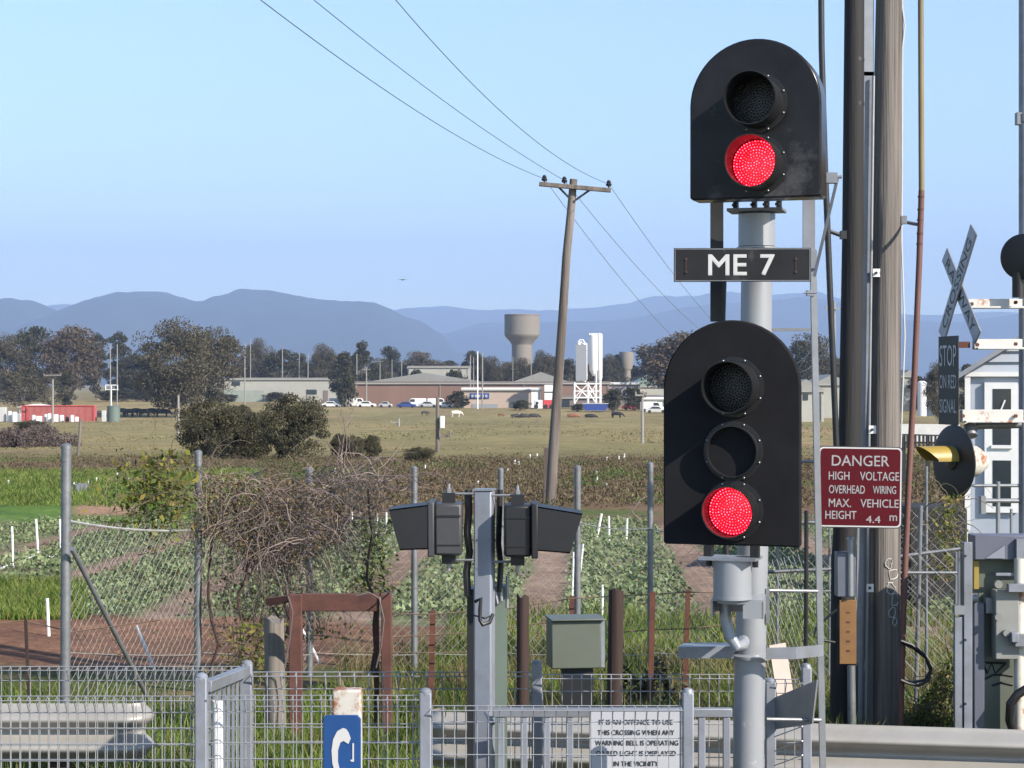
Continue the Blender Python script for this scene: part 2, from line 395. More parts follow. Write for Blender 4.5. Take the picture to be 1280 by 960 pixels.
for Y in Ys:
    for s in S:
        x = s*max(Y, 0)+ (s*30 if Y < 60 else s*30)
        z = gz(Y)+(.05*fbm(x,Y,.35,2) if Y < 60 else .25*fbm(x,Y,.02,2)*min(1,(Y-60)/60))
        if Y < 14: z = gz(Y)
        vs.append((x,Y,z)); cs.append([q*ALB for q in ground_col(x,Y)]+[1])
nS = len(S); fs = [(i*nS+j, i*nS+j+1, (i+1)*nS+j+1, (i+1)*nS+j) for i in range(len(Ys)-1) for j in range(nS-1)]
gm = bpy.data.materials.new('ground'); gm.use_nodes = True; N = gm.node_tree.nodes; L = gm.node_tree.links
b = N['Principled BSDF']; b.inputs['Roughness'].default_value = .95; b.inputs['Specular IOR Level'].default_value = .1
at = N.new('ShaderNodeAttribute'); at.attribute_name = 'zone'
tc = N.new('ShaderNodeTexCoord')
def nnode(sc, det, lo, hi, stretch=(1,1,1)):
    mp = N.new('ShaderNodeMapping'); mp.inputs['Scale'].default_value = stretch; L.new(tc.outputs['Object'], mp.inputs[0])
    n = N.new('ShaderNodeTexNoise'); n.inputs['Scale'].default_value = sc; n.inputs['Detail'].default_value = det; n.inputs['Roughness'].default_value = .7
    L.new(mp.outputs[0], n.inputs['Vector'])
    r = N.new('ShaderNodeMapRange'); r.inputs[1].default_value = .3; r.inputs[2].default_value = .7; r.inputs[3].default_value = lo; r.inputs[4].default_value = hi
    L.new(n.outputs[0], r.inputs[0]); return r.outputs[0], n.outputs[0]
a1, h1 = nnode(5, 8, .62, 1.38); a2, h2 = nnode(.35, 6, .75, 1.25, (1,.35,1)); a3, _ = nnode(.05, 4, .82, 1.18, (1,.4,1))
def mul(a, b_):
    m = N.new('ShaderNodeMath'); m.operation = 'MULTIPLY'; L.new(a, m.inputs[0]); L.new(b_, m.inputs[1]); return m.outputs[0]
sc_ = mul(mul(a1, a2), a3)
vm = N.new('ShaderNodeVectorMath'); vm.operation = 'SCALE'; L.new(at.outputs['Color'], vm.inputs[0]); L.new(sc_, vm.inputs['Scale'])
L.new(vm.outputs[0], b.inputs['Base Color'])
bp = N.new('ShaderNodeBump'); bp.inputs['Strength'].default_value = .8; bp.inputs['Distance'].default_value = .08
L.new(h1, bp.inputs['Height']); L.new(bp.outputs[0], b.inputs['Normal'])
go = npmesh('ground', vs, fs, gm, smooth=True)
ca = go.data.color_attributes.new('zone', 'FLOAT_COLOR', 'POINT'); ca.data.foreach_set('color', np.array(cs, dtype=np.float32).ravel())
tag(go, kind='structure')
# ------------------------------------------------------------------ hills
hm = mat('bushland on hills', (.024,.032,.030), .95, 0, .5, .003, .0, c2=(.20,.13,.09), thr=.70, soft=.03)
def hills(prof, D, front, back, name, seed):
    pts = sorted(prof); us = np.linspace(pts[0][0], pts[-1][0], 260)
    py = np.interp(us, [p[0] for p in pts], [p[1] for p in pts])
    ts = np.linspace(-1, 1, 34); vs = []
    for t in ts:
        Y = D+(front*t if t < 0 else back*t)
        for u, p in zip(us, py):
            x = (u-640)/F*D*(1+.0*t)
            hr = (480-p)/F*D+H+2.6
            k = (1-abs(t))**.8 if t < 0 else (1-t)**1.2
            z = -2.6-8+ (hr+8)*k
            z += (1-abs(t))*abs(t)*300*fbm(x, Y*.5, .0016, seed) + (k>0)*(7*fbm(x,Y,.012,seed+3)+3*fbm(x,Y,.05,seed+5))
            vs.append((x, Y, z))
    n = len(us); fs = [(i*n+j, i*n+j+1, (i+1)*n+j+1, (i+1)*n+j) for i in range(len(ts)-1) for j in range(n-1)]
    return tag(npmesh(name, vs, fs, hm, smooth=True), kind='structure')
hills([(-900,420),(-500,380),(-250,392),(-100,368),(0,372),(15,371),(45,374),(75,387),(92,382),(120,368),(145,362),(178,360),(205,362),(235,371),(252,376),(275,368),(305,359.5),(335,359.5),(365,365),(395,371),(430,374),(470,376),(485,383),(505,392),(530,403),(552,416),(575,440),(600,455),(660,470),(900,476)], 8500, 1800, 1500, 'hills', 1)
hills([(300,470),(450,440),(560,415),(600,402),(660,401),(730,399),(790,396),(850,384),(890,378),(930,376),(1000,368),(1050,375),(1100,398),(1180,402),(1250,392),(1400,380),(1700,400),(2300,430)], 11500, 2200, 1500, 'hills', 4)
hills([(-300,400),(0,386),(40,384),(80,378),(110,382),(250,384),(400,392),(485,386),(515,382),(560,381),(600,386),(640,385),(700,385),(750,382),(790,376),(815,368),(845,369),(870,368),(900,362),(960,366),(1020,362),(1080,380),(1130,391),(1180,392),(1240,388),(1300,390),(1700,384)], 15500, 2500, 1500, 'hills', 8)
# ------------------------------------------------------------------ haze box
hb = MB(); hb.box(-24000, 24000, -400, 19500, -20, 1400)
ho = hb.build('haze', None, smooth=0)
hmat = bpy.data.materials.new('haze'); hmat.use_nodes = True; hmat.node_tree.nodes.clear()
pv = hmat.node_tree.nodes.new('ShaderNodeVolumePrincipled'); pv.inputs['Color'].default_value = (.46,.64,1,1); pv.inputs['Density'].default_value = HAZE_DENSITY
mo = hmat.node_tree.nodes.new('ShaderNodeOutputMaterial'); hmat.node_tree.links.new(pv.outputs[0], mo.inputs['Volume'])
ho.data.materials.append(hmat); tag(ho, kind='stuff')
# ------------------------------------------------------------------ trees
def make_tree(Ht, Wd, style, n, leaf, seed, m='gum', K=26, low=.3, asp=.55):
    rs = np.random.default_rng(seed); mb = MB()
    root = bpy.data.objects.new('gum_tree' if style != 'bush' else 'bush', None); col.objects.link(root)
    cl = []
    for i in range(K):
        for _ in range(50):
            p = rs.uniform(-1,1,3)
            if (p**2).sum() < 1 and ((p**2).sum() > .18 or style == 'bush'): break
        z = low*Ht+(p[2]*.5+.5)*(1-low)*Ht*.93
        cl.append((p[0]*Wd/2*.85, p[1]*Wd/2*.8, z, Wd*(rs.uniform(.10,.19) if style != 'bush' else rs.uniform(.06,.17))))
    if style != 'bush':
        r0 = Ht*.022; pts = [(0,0,-.3)]; x = y = 0
        for k in range(1,5):
            x += rs.normal()*.02*Ht; y += rs.normal()*.02*Ht; pts.append((x,y,Ht*(low+.25)*k/4))
        mb.tube(pts, [r0*1.2,r0,r0*.85,r0*.7,r0*.45], 7)
        for i, c in enumerate(cl[:14]):
            k = 2+i % 3; a = Vector(pts[k]); e = Vector(c[:3]); mid = a.lerp(e,.5)+Vector((0,0,-.03*Ht))
            mb.tube([a,mid,e], [r0*.45,r0*.28,r0*.08], 5)
    else:
        for i, c in enumerate(cl[:10]): mb.tube([(c[0]*.2,c[1]*.2,-.1),(c[0]*.6,c[1]*.6,c[2]*.5),c[:3]], [Ht*.02,Ht*.014,Ht*.004], 5)
    t = mb.build('trunk' if style != 'bush' else 'stems', 'bark', root)
    pts = []
    for c in cl:
        k = int(n/K*rs.uniform(.6,1.4)); q = rs.normal(size=(k,3)); q /= np.linalg.norm(q,axis=1)[:,None]
        q *= (rs.uniform(.25,1.0,k)**.6)[:,None]*c[3]*np.array([1.25,1.25,.75]); pts.append(q+np.array(c[:3]))
    pts = np.concatenate(pts)
    pts = pts[pts[:,2] > .05]
    v, f = leafquads(pts, leaf, asp)
    npmesh('crown' if style != 'bush' else 'leaves', v, f, m, root)
    return root
protos = {}
def proto(key, *a, **k): 
    r = make_tree(*a, **k); protos[key] = [r, False, a[0], a[1]]; return r
proto('g1', 18, 17, 'tree', 22000, .46, 1, m='gum', K=60, low=.16)
proto('g2', 18, 13, 'tree', 10000, .62, 2, m='gumd', K=48, low=.06)
proto('g3', 18, 14, 'tree', 15000, .5, 3, m='gumb', K=50, low=.1)
proto('g4', 18, 9, 'tree', 8000, .55, 4, m='gumd', K=40, low=.05)
proto('g5', 18, 16, 'tree', 19000, .46, 5, m='gum', K=56, low=.12)
proto('thin', 12, 10, 'tree', 3200, .42, 6, m='gum', K=34, low=.1)
proto('b1', 5, 6, 'bush', 24000, .15, 7, m='bush', K=60, low=.02)
proto('b2', 5, 6, 'bush', 24000, .15, 8, m='bush', K=56, low=.02)
proto('bf', 5, 7, 'bush', 4000, .40, 9, m='gumd', K=36, low=.02)
nameof = {'b1':'bush','b2':'bush','bf':'bush'}
def place(key, px, top, wpx, Y, label, group=None, zs=None, cat='tree', rot=None):
    pr = protos[key]; r = pr[0] if not pr[1] else copy_tree(pr[0]); pr[1] = True
    z0 = gz(Y); h = Z(top, Y)-z0; wd = wpx/F*Y
    r.location = (X(px,Y), Y, z0-.05); r.scale = (wd/pr[3], wd/pr[3], h/pr[2]); r.rotation_euler = (0,0,rot if rot is not None else random.uniform(0,6.28))
    tag(r, label, cat)
    if group: r['group'] = group
    elif 'group' in r: del r['group']
    return r
G = 'gum trees along the far tree line'
place('g3', 88, 396, 85, 560, 'tall browned gum tree in the left stand behind the red container', G)
place('g2', 40, 404, 62, 590, 'dark broad gum tree left of the browned one behind the red container', G)
place('g1', 8, 418, 70, 560, 'grey gum tree cut by the left edge of the photo', G)
place('g4', 122, 412, 36, 600, 'narrow dark gum tree just left of the twin white poles', G)
place('g4', 148, 410, 34, 640, 'dark gum tree rising directly behind the twin white poles', G)
place('g2', 170, 440, 50, 600, 'low dark gum tree between the twin white poles and the big spreading gum', G)
place('thin', 26, 455, 60, 400, 'sparse grey half bare tree at left in front of the dark gums', G)
place('thin', 62, 468, 40, 420, 'small sparse tree behind the left end of the red container', G)
place('g2', 82, 462, 30, 470, 'short dark tree behind the middle of the red container', G)
place('g1', 220, 399, 112, 372, 'large spreading gum tree standing alone in the paddock at left', None, rot=.6)
place('g5', 262, 404, 84, 392, 'broad gum tree crowding the right side of the large spreading gum', G)
place('g5', 322, 420, 44, 640, 'gum tree behind the left end of the long cream shed', G)
place('g2', 350, 434, 50, 640, 'gum tree behind the middle of the long cream shed', G)
place('g4', 372, 438, 36, 660, 'narrow gum tree behind the right half of the long cream shed', G)
place('g1', 402, 430, 46, 600, 'bushy gum tree behind the right end of the cream shed', G)
place('g4', 432, 436, 40, 520, 'dark gum tree between the cream shed and the terracotta warehouse', G)
place('g4', 454, 422, 32, 560, 'tall narrow gum tree behind the left end of the terracotta warehouse', G)
place('g2', 488, 430, 32, 700, 'round topped dark tree left of the low gable roof', G)
place('g3', 526, 432, 48, 760, 'rounded brownish tree above the grey far shed', G)
place('g2', 470, 452, 34, 620, 'low tree between two tall gums above the terracotta warehouse', G)
place('g2', 592, 436, 38, 700, 'dark tree behind the cluster of tall white poles', G)
place('g5', 616, 443, 40, 640, 'gum tree just left of the water tower stem', G)
place('g5', 652, 445, 44, 620, 'gum tree at the foot of the water tower', G)
place('g1', 676, 438, 38, 620, 'gum tree between the water tower and the leaning timber pole', G)
place('g4', 712, 445, 24, 600, 'narrow dark tree between the leaning pole and the white silos', G)
place('g2', 770, 441, 34, 700, 'dark tree right of the white silos', G)
place('g3', 812, 440, 26, 640, 'small browned tree beside the tan tank', G)
place('g3', 850, 404, 120, 480, 'large browned gum tree half hidden by the lower signal head', G)
place('g5', 1022, 413, 84, 520, 'gum tree seen between the signal ladder and the dark pole', G)
place('g2', 1060, 450, 60, 560, 'dark gum tree seen between the two thick poles', G)
place('g2', 1150, 468, 40, 420, 'low dark tree beside the white tanks', G)
place('g1', 1172, 452, 40, 300, 'dark round tree just left of the stop sign', G)
place('g2', 1212, 452, 40, 330, 'dark tree between the stop sign and the white hut', G)
place('g2', 983, 455, 60, 600, 'gum tree behind the right edge of the lower signal', G)
place('g5', 900, 430, 90, 560, 'gum tree hidden behind the lower signal head', G)
for i, u in enumerate((165,188,212,300,335,365,392,415,444,478,505,545,560,605,632,668,690,725,748,765,795,1000,1040)):
    place(('g2','g5','g3','g1')[i % 4], u+random.uniform(-4,4), 449+random.uniform(-6,8), random.uniform(38,56), 720+random.uniform(-30,60), 'low olive gum in the unbroken tree belt behind the sheds', 'low gums of the unbroken tree belt')
Gs = 'low bushes in front of the far sheds'
place('bf', 434, 455, 30, 455, 'dark bush against the right end of the cream shed', Gs, cat='bush')
place('bf', 572, 487, 34, 440, 'green bush left of the cream pink building', Gs, cat='bush')
place('bf', 652, 499, 28, 425, 'round bush in front of the cream pink building', Gs, cat='bush')
place('bf', 722, 504, 22, 415, 'low dark bush under the silo frame', Gs, cat='bush')
place('bf', 766, 484, 28, 415, 'dark tall bush just right of the silo frame', Gs, cat='bush')
place('bf', 792, 482, 34, 420, 'dark bush behind the grey pole in the paddock', Gs, cat='bush')
place('bf', 520, 459, 30, 560, 'bush on the roofline of the low gable shed', Gs, cat='bush')
place('bf', 570, 459, 32, 560, 'bush in front of the grey far shed', Gs, cat='bush')
place('bf', 145, 484, 60, 560, 'low hedge like bush under the twin white poles', Gs, cat='bush')
place('bf', 185, 488, 60, 570, 'low dark bush left of the trunk of the large gum', Gs, cat='bush')
place('bf', 282, 492, 40, 560, 'low bush in front of the cream shed left end', Gs, cat='bush')
place('bf', 20, 488, 60, 560, 'low bush behind the white drums at left edge', Gs, cat='bush')
place('bf', 345, 489, 40, 560, 'low bush before the middle of the cream shed', Gs, cat='bush')
# centre bushes in the paddock
Gb = 'clump of dark bushes in the paddock'
place('b1', 262, 494, 92, 92, 'leftmost dark bush of the big paddock clump', Gb, cat='bush')
place('b2', 318, 506, 80, 95, 'lower middle dark bush of the big paddock clump', Gb, cat='bush')
place('b1', 368, 486, 96, 90, 'tallest rounded bush at the right of the big paddock clump', Gb, cat='bush')
place('b2', 296, 498, 60, 99, 'dark bush at the back of the big paddock clump', Gb, cat='bush')
place('b2', 425, 537, 26, 95, 'small pointed bush just right of the big paddock clump', Gb, cat='bush')
place('b1', 441, 541, 34, 92, 'small bush between the pointed bush and the last one of the clump', Gb, cat='bush')
place('b2', 466, 539, 26, 94, 'last small bush right of the big paddock clump', Gb, cat='bush')
place('b1', 525, 556, 44, 84, 'low bush left of the paddock pole with the white box', Gb, cat='bush')
place('b1', 38, 524, 44, 210, 'green shrub growing on the purple weed mound', None, cat='bush')
for k in ('b1','b2','bf'):
    pass
# ------------------------------------------------------------------ far buildings
def gbox(px0, px1, top, Y, depth, name='wall', m='brick', parent=None, base=None):
    mb = MB(); mb.box(X(px0,Y), X(px1,Y), Y, Y+depth, gz(Y)-.3 if base is None else Z(base,Y), Z(top,Y))
    return mb.build(name, m, parent, smooth=0)
def shed(name, label, px0, px1, eave, Y, depth, wall, roof, ridge=None, extras=(), group='sheds and factories beyond the paddock'):
    t = thing(name, label, 'building', (X((px0+px1)/2,Y), Y, gz(Y)), group)
    gbox(px0, px1, eave, Y, depth, 'wall', wall, t)
    x0, x1, z = X(px0,Y), X(px1,Y), Z(eave,Y)
    if ridge:
        xm = (x0+x1)/2; zr = Z(ridge,Y); mb = MB()
        mb.prism([(x0-.3,z+.003),(x1+.3,z+.003),(xm,zr)], 0, 1)
        mb.v = [(a, Y-.2+c*(depth+.4), b) for a,b,c in mb.v]; mb.build('roof', roof, t, smooth=0)
    else:
        mb = MB(); mb.box(x0-.25, x1+.25, Y-.3, Y+depth+.25, z+.003, z+.45); mb.build('roof', roof, t, smooth=0)
    mb = MB(); mb.box(x0-.3, x1+.3, Y-.42, Y-.3, z-.25, z+.05); mb.build('gutter', 'sidingdirty', t, smooth=0)
    for q in range(max(2, int((x1-x0)/14))):
        xx = x0+.4+(x1-x0-.8)*q/max(1, int((x1-x0)/14)-1 if int((x1-x0)/14) > 1 else 1)
        if xx < x1: mb = MB(); mb.box(xx-.09, xx+.09, Y-.2, Y-.02, gz(Y), z-.25); mb.build('downpipe', 'sidingdirty', t, smooth=0)
    for (nm, a, b_, c, d, m) in extras:
        mb = MB(); mb.box(X(a,Y), X(b_,Y), Y-.12, Y+.05, Z(d,Y), Z(c,Y)); mb.build(nm, m, t, smooth=0)
    return t
shed('warehouse', 'long low terracotta warehouse behind the parked cars', 443, 762, 479, 470, 40, 'brick', 'shedroof2', None,
     [('roller_door', 540+i*30, 552+i*30, 489, 505, 'shedroof2') for i in range(0)])
c = shed('office_building', 'cream pink block with a small blue sign beside a dark bush', 578, 676, 487, 445, 20, 'cream', 'white', None,
     [('corner_wall', 664, 676, 488, 512, 'white'), ('roller_door', 590, 622, 505, 513, 'roofg'), ('sign_board', 587.5, 611.5, 491.5, 498.5, 'bluecar')])
Yc = 444.6
fmx = frame((X(599.5,Yc), Yc-.1, Z(495,Yc)), 0)
mb = MB(fmx)
for i in range(5): mb.box(-1.9+i*.8, -1.4+i*.8, -.3, .3, 0, .03)
mb.build('sign_panel', 'signwhite', c)
shed('cream_shed', 'long pale cream shed with grey green lower wall left of centre', 252, 424, 474, 560, 30, 'cream2', 'shedroof', None,
     [('lower_wall', 258, 330, 488, 503, 'gwall'), ('door', 404, 410, 488, 502, 'shedroof2'), ('window', 383, 396, 487, 493, 'glass'), ('window', 290, 300, 477, 482, 'glass')])
shed('gable_shed', 'wide low gabled grey roof rising behind the terracotta warehouse', 455, 606, 478, 520, 40, 'cream2', 'shedroof', 466)
shed('far_shed', 'flat grey shed far behind the gabled roof', 510, 586, 459, 660, 30, 'cream2', 'shedroof', None)
shed('mauve_gable_building', 'mauve gabled building with dark window left of the leaning pole', 640, 712, 478, 500, 30, 'lav', 'shedroof', 465,
     [('window', 678, 684, 473, 481, 'glass'), ('window', 688, 692, 473, 481, 'glass')])
shed('low_workshop', 'low dark workshop between the silos and lower signal', 690, 830, 497, 452, 25, 'shedroof2', 'shedroof2', None, [('door', 702, 712, 500, 511, 'glass')])
shed('white_roof_shed', 'white roofed shed right of the silos', 758, 800, 480, 500, 20, 'lav', 'white', None)
shed('sage_roof_shed', 'shed with sage green gable roof beside the browned gum', 788, 850, 483, 520, 26, 'cream2', 'greenroof', 467)
shed('cottage', 'pale cottage seen between signal ladder and dark pole', 985, 1030, 488, 300, 10, 'cream2', 'shedroof', 474, [('window', 1004, 1010, 492, 500, 'glass')])
shed('farm_shed', 'dull cream farm shed just left of the dark pole', 1018, 1062, 480, 360, 14, 'cream2', 'shedroof', 468)
shed('white_farm_shed', 'small white shed behind the red container', 24, 60, 508, Yrow(523), 5, 'white', 'white', 505)
shed('white_boat_shed', 'white building partly hidden left of the lower signal', 805, 832, 499, 440, 10, 'white', 'white', None, [('window', 812, 818, 503, 509, 'glass')])
shed('roadside_house', 'white house far beyond the orange pipe', 1128, 1146, 470, 420, 12, 'cream2', 'shedroof', 462)
# small roof vents
t = thing('water_tower', 'tall concrete water tower with a wide drum above the trees', 'water tower', (X(652.5,820),820,gz(820)))
mb = MB(); k = 820/F
mb.lathe([(12.8*k,-.5),(12.8*k,Z(442,820)-gz(820))], (X(652.5,820),820,gz(820)), n=40); mb.build('stem', 'concrete', t)
zz = gz(820); mb = MB()
mb.lathe([(12.8*k,Z(443,820)-zz),(12.9*k,Z(431,820)-zz),(14.5*k,Z(428,820)-zz),(20.8*k,Z(421,820)-zz),(22*k,Z(418.5,820)-zz),(22*k,Z(394,820)-zz),(21.3*k,Z(393,820)-zz),(0.01,Z(392.6,820)-zz)], (X(652.5,820),820,zz), n=48); mb.build('tank', 'concrete', t, smooth=14)
mb = MB(); mb.lathe([(22.15*k,Z(395.2,820)-zz),(22.15*k,Z(393.6,820)-zz)], (X(652.5,820),820,zz), n=48); mb.build('rim', 'shedroof2', t)
t = thing('small_tank_tower', 'small tan tank tower beside the browned tree', 'tank', (X(783,700),700,gz(700)))
mb = MB(); mb.lathe([(7*.29,Z(462,700)-gz(700)),(9*.29,Z(452,700)-gz(700)),(9*.29,Z(440,700)-gz(700))], (X(783,700),700,gz(700)), n=24); mb.build('tank','concrete',t)
mb = MB(); mb.lathe([(6*.29,0),(6*.29,Z(461,700)-gz(700))], (X(783,700),700,gz(700)), n=16); mb.build('stem','concrete',t)
# silos
Y = 432; t = thing('silo_plant', 'white silo plant with four tanks on a braced steel frame', 'silos', (X(738,Y),Y,gz(Y)))
def cyl(px0, px1, top, bot, Y, nm, m, par, cone=0):
    mb = MB(); r = (px1-px0)/2/F*Y; p = [(r,Z(bot,Y)),(r,Z(top,Y)),(r*.6,Z(top,Y)+.25)]
    if cone: p = [(.25,Z(bot+cone,Y))]+p
    mb.lathe(p, (X((px0+px1)/2,Y),Y,0), n=24); return mb.build(nm, m, par)
cyl(736.5,747.5,419,462,Y,'silo','silo',t,8); cyl(746,753,418,472,Y+2.5,'silo','silo',t,6)
cyl(720,728,428,474,Y+1,'silo','silo',t,4); cyl(727,734.5,430,474,Y+.2,'silo','silo',t,4)
mb = MB(); mb.box(X(719.5,Y),X(733,Y),Y-1.6,Y-1.2,Z(476,Y),Z(431,Y)); mb.build('cladding_panel','roofg',t,smooth=0)
mb = MB()
for a in (718,735,745,750.5):
    for dy in (-1.5,3): mb.tube([(X(a,Y),Y+dy,gz(Y)-.2),(X(a,Y),Y+dy,Z(478 if a<740 else 462,Y))],.17,6)
for r in (480,489,497): 
    for dy in (-1.5,3): mb.tube([(X(718,Y),Y+dy,Z(r,Y)),(X(751,Y),Y+dy,Z(r,Y))],.15,6)
for a,b_,c_,d in ((718,480,735,497),(735,480,718,497),(718,505,728,489),(735,489,750,512),(735,497,745,480),(745,497,735,480)):
    mb.tube([P(a,b_,Y-1.5),P(c_,d,Y-1.5)],.13,6)
mb.build('support_frame','silo',t)
mb = MB(); mb.tube([(X(723,Y),Y,Z(428,Y)),(X(724,Y),Y,Z(425,Y)),(X(729,Y),Y,Z(425,Y)),(X(731,Y),Y,Z(429,Y))],.15,6)
for a in (737,741,745,750): mb.tube([P(a,419,Y),P(a,416.6,Y)],.1,5)
mb.tube([P(736,417,Y),P(752,416.8,Y)],.07,5); mb.build('handrail','silo',t)
# right white tanks
t = thing('white_tanks', 'pair of white storage tanks beyond the orange pipe', 'tanks', (X(1155,330),330,gz(330)))
cyl(1147,1158,478,520,330,'tank','silo',t); cyl(1158,1167,474,520,334,'tank','whited',t)
# ------------------------------------------------------------------ vehicles, container, far clutter
def vehicle(px, Y, L_, kind, paint, label, flip=False, cat='car'):
    x = X(px,Y); z = gz(Y); t = thing('parked_'+('van' if kind=='van' else 'car'), label, cat, (x,Y,z), 'vehicles parked by the sheds')
    s = -1 if flip else 1
    if kind == 'car': prof = [(-.5,.12),(.5,.12),(.5,.38),(.46,.47),(.27,.52),(.14,.82),(-.18,.84),(-.36,.54),(-.49,.47),(-.5,.3)]; hh = 1.7
    else: prof = [(-.5,.1),(.5,.1),(.5,.36),(.45,.48),(.36,.52),(.27,.88),(.2,.92),(-.46,.92),(-.5,.86)]; hh = 2.3
    mb = MB(); mb.prism([(a*s*L_, b_*hh) for a,b_ in prof], -.85, .85); mb.v = [(x+a, Y+c_, z+b_) for a,b_,c_ in mb.v]
    mb.build('body', paint, t, bevel=.08)
    wp = [(.22,.53),(.12,.78),(-.16,.79),(-.31,.55)] if kind == 'car' else [(.33,.56),(.25,.84),(.05,.84),(.05,.56)]
    mb = MB(); mb.prism([(a*s*L_, b_*hh) for a,b_ in wp], -.87, .87); mb.v = [(x+a, Y+c_, z+b_) for a,b_,c_ in mb.v]; mb.build('window','glass',t)
    for a in (-.31,.31):
        for d in (-.78,.78):
            mb = MB(); mb.lathe([(.33,-.1),(.33,.1)], (x+a*L_,Y+d,z+.33), 'y', 14); mb.build('wheel','tyre',t)
vehicle(446,462,4.6,'van','white','white van nearest the left end of the terracotta warehouse',cat='van')
vehicle(458,455,4.6,'car','white','white car just right of the white van by the terracotta warehouse')
vehicle(424,458,4.8,'van','whited','dirty white van before the right end of the cream shed',cat='van')
vehicle(482,452,3.2,'car','silver','pale silver car right of the bare pole before the terracotta warehouse')
vehicle(508,448,4.6,'car','bluecar','dark blue car in front of the terracotta warehouse')
vehicle(520,455,4.8,'van','white','white van directly right of the dark blue car',True,cat='van')
vehicle(535,452,4.6,'car','silver','silver car in the middle of the row before the warehouse')
vehicle(547,455,4.8,'van','white','white van left of the green bush',cat='van')
vehicle(556,450,3.8,'car','white','white car touching the green bush',True)
vehicle(414,455,4.5,'car','white','white car against the pale end wall of the cream shed')
vehicle(820,400,4.5,'car','whited','pale wreck of a car beside the left edge of the lower signal')
vehicle(815,410,5.0,'van','white','white van left of the lower signal under the white building',cat='van')
vehicle(790,425,4.5,'car','truckred','red car behind the grey paddock pole')
Y = 434; t = thing('truck', 'white cab truck with red body beside the leaning pole', 'truck', (X(682,Y),Y,gz(Y)))
mb = MB(); mb.box(X(668,Y),X(678,Y),Y-1.2,Y+1.2,Z(511,Y),Z(500,Y)); mb.build('cab','white',t,bevel=.15)
mb = MB(); mb.box(X(679,Y),X(692,Y),Y-1.2,Y+1.2,Z(510,Y),Z(500,Y)); mb.build('red_body','truckred',t)
mb = MB(); mb.box(X(680.5,Y),X(691,Y),Y-1.1,Y+1.1,Z(499.8,Y),Z(481,Y)); mb.build('white_load','white',t)
mb = MB(); mb.box(X(680,Y),X(691.5,Y),Y-1.13,Y-1.05,Z(491,Y),Z(489.5,Y)); mb.build('trim','signback',t)
mb = MB(); mb.box(X(669.5,Y),X(673,Y),Y-1.23,Y-1.1,Z(505.5,Y),Z(502,Y)); mb.build('window','glass',t)
for a in (670,682,689): mb = MB(); mb.lathe([(.5,-.15),(.5,.15)],(X(a,Y),Y-1.1,gz(Y)+.5),'y',14); mb.build('wheel','tyre',t)
t = thing('blue_skip_bin', 'blue skip bin below the silo frame', 'bin', (X(744,428),428,gz(428)))
mb = MB(); mb.prism([(-2.3,.2),(2.3,.2),(2.7,1.6),(-2.7,1.6)],-1,1); mb.v=[(X(744,412)+a,412+c_,gz(412)+b_) for a,b_,c_ in mb.v]; mb.build('bin_body','bluecar',t)
mb = MB(); mb.box(X(744,412)-2.8,X(744,412)+2.8,410.9,413.1,gz(412)+1.6,gz(412)+1.75); mb.build('rim','silver',t)
Yk = Yrow(526.5)
t = thing('shipping_container', 'faded red shipping container lying in the paddock at left', 'container', (X(73,Yk),Yk,gz(Yk)))
mb = MB(); x0,x1 = X(28,Yk),X(117,Yk); n_=60; z0,z1 = gz(Yk),Z(507.5,Yk)
pts = []
for i in range(n_*2+1): pts.append((x0+(x1-x0)*i/(n_*2), (0 if i%2 else .12)))
ol = [(a,Yk+b_) for a,b_ in pts]+[(x1,Yk+2.5),(x0,Yk+2.5)]
mb.prism(ol, z0, z1); mb.build('body','contred',t,smooth=0)
mb = MB()
for xx in (x0-.05,x1+.05,x0+(x1-x0)*.06): mb.box(xx-.09,xx+.09,Yk-.08,Yk+.2,z0,z1+.05)
mb.box(x0,x1,Yk-.06,Yk+.1,z1-.02,z1+.1); split(mb,'corner_post','truckred',t)
def clutter(px, top, wpx, Y, kind, m, label, group):
    x = X(px,Y); r = wpx/2/F*Y; z = gz(Y); zt = Z(top,Y); mb = MB()
    if kind == 'drum': mb.lathe([(r*.96,z-.05),(r,z+.1),(r,zt-.1),(r*.95,zt),(r*.3,zt+.04)],(x,Y,0),n=16)
    else: mb.box(x-r,x+r,Y-r,Y+r,z-.05,zt)
    o = mb.build('drum' if kind=='drum' else 'crate', m, bevel=.04 if kind!='drum' else 0)
    tag(o, label, 'drum' if kind=='drum' else 'crate', group); return o
cg = 'white drums and crates around the red container'
for i,(px,top,wd,kd,m,l) in enumerate([(4,509,8,'crate','whited','dirty white crate at the left edge of the photo'),(12,514,5,'drum','white','white drum between the edge crate and the container'),(18,515,7,'drum','white','white drum close to the left end of the container'),(24,517,5,'crate','silver','grey crate at the left corner of the container'),
    (42,519,5,'drum','white','first white drum before the container left half'),(49,520,6,'crate','white','low white crate before the container left half'),(57,518,4,'drum','white','white drum left of the thin container pole'),(61.5,517,5,'drum','white','white drum touching the thin container pole'),(70,518,5,'crate','white','white crate right of the thin container pole'),
    (77,519,6,'drum','white','white drum before the middle of the container'),(84,521,4,'crate','signback','black crate before the middle of the container'),(90,519,5,'drum','white','white drum right of the black crate'),(96,521,4,'crate','white','small white crate near the right end of the container'),(130,513,5,'crate','whited','white crate left of the green tank')]):
    clutter(px, top, wd, Yk-3-(i%3), kd, m, l, cg)
t = thing('water_tank', 'grey green round water tank right of the red container', 'tank', (X(142,Yk),Yk,gz(Yk)))
mb = MB(); r = 8/F*Yk; mb.lathe([(r,gz(Yk)-.1),(r,Z(508.5,Yk))],(X(142,Yk),Yk,0),n=28); mb.build('tank_body','tank',t)
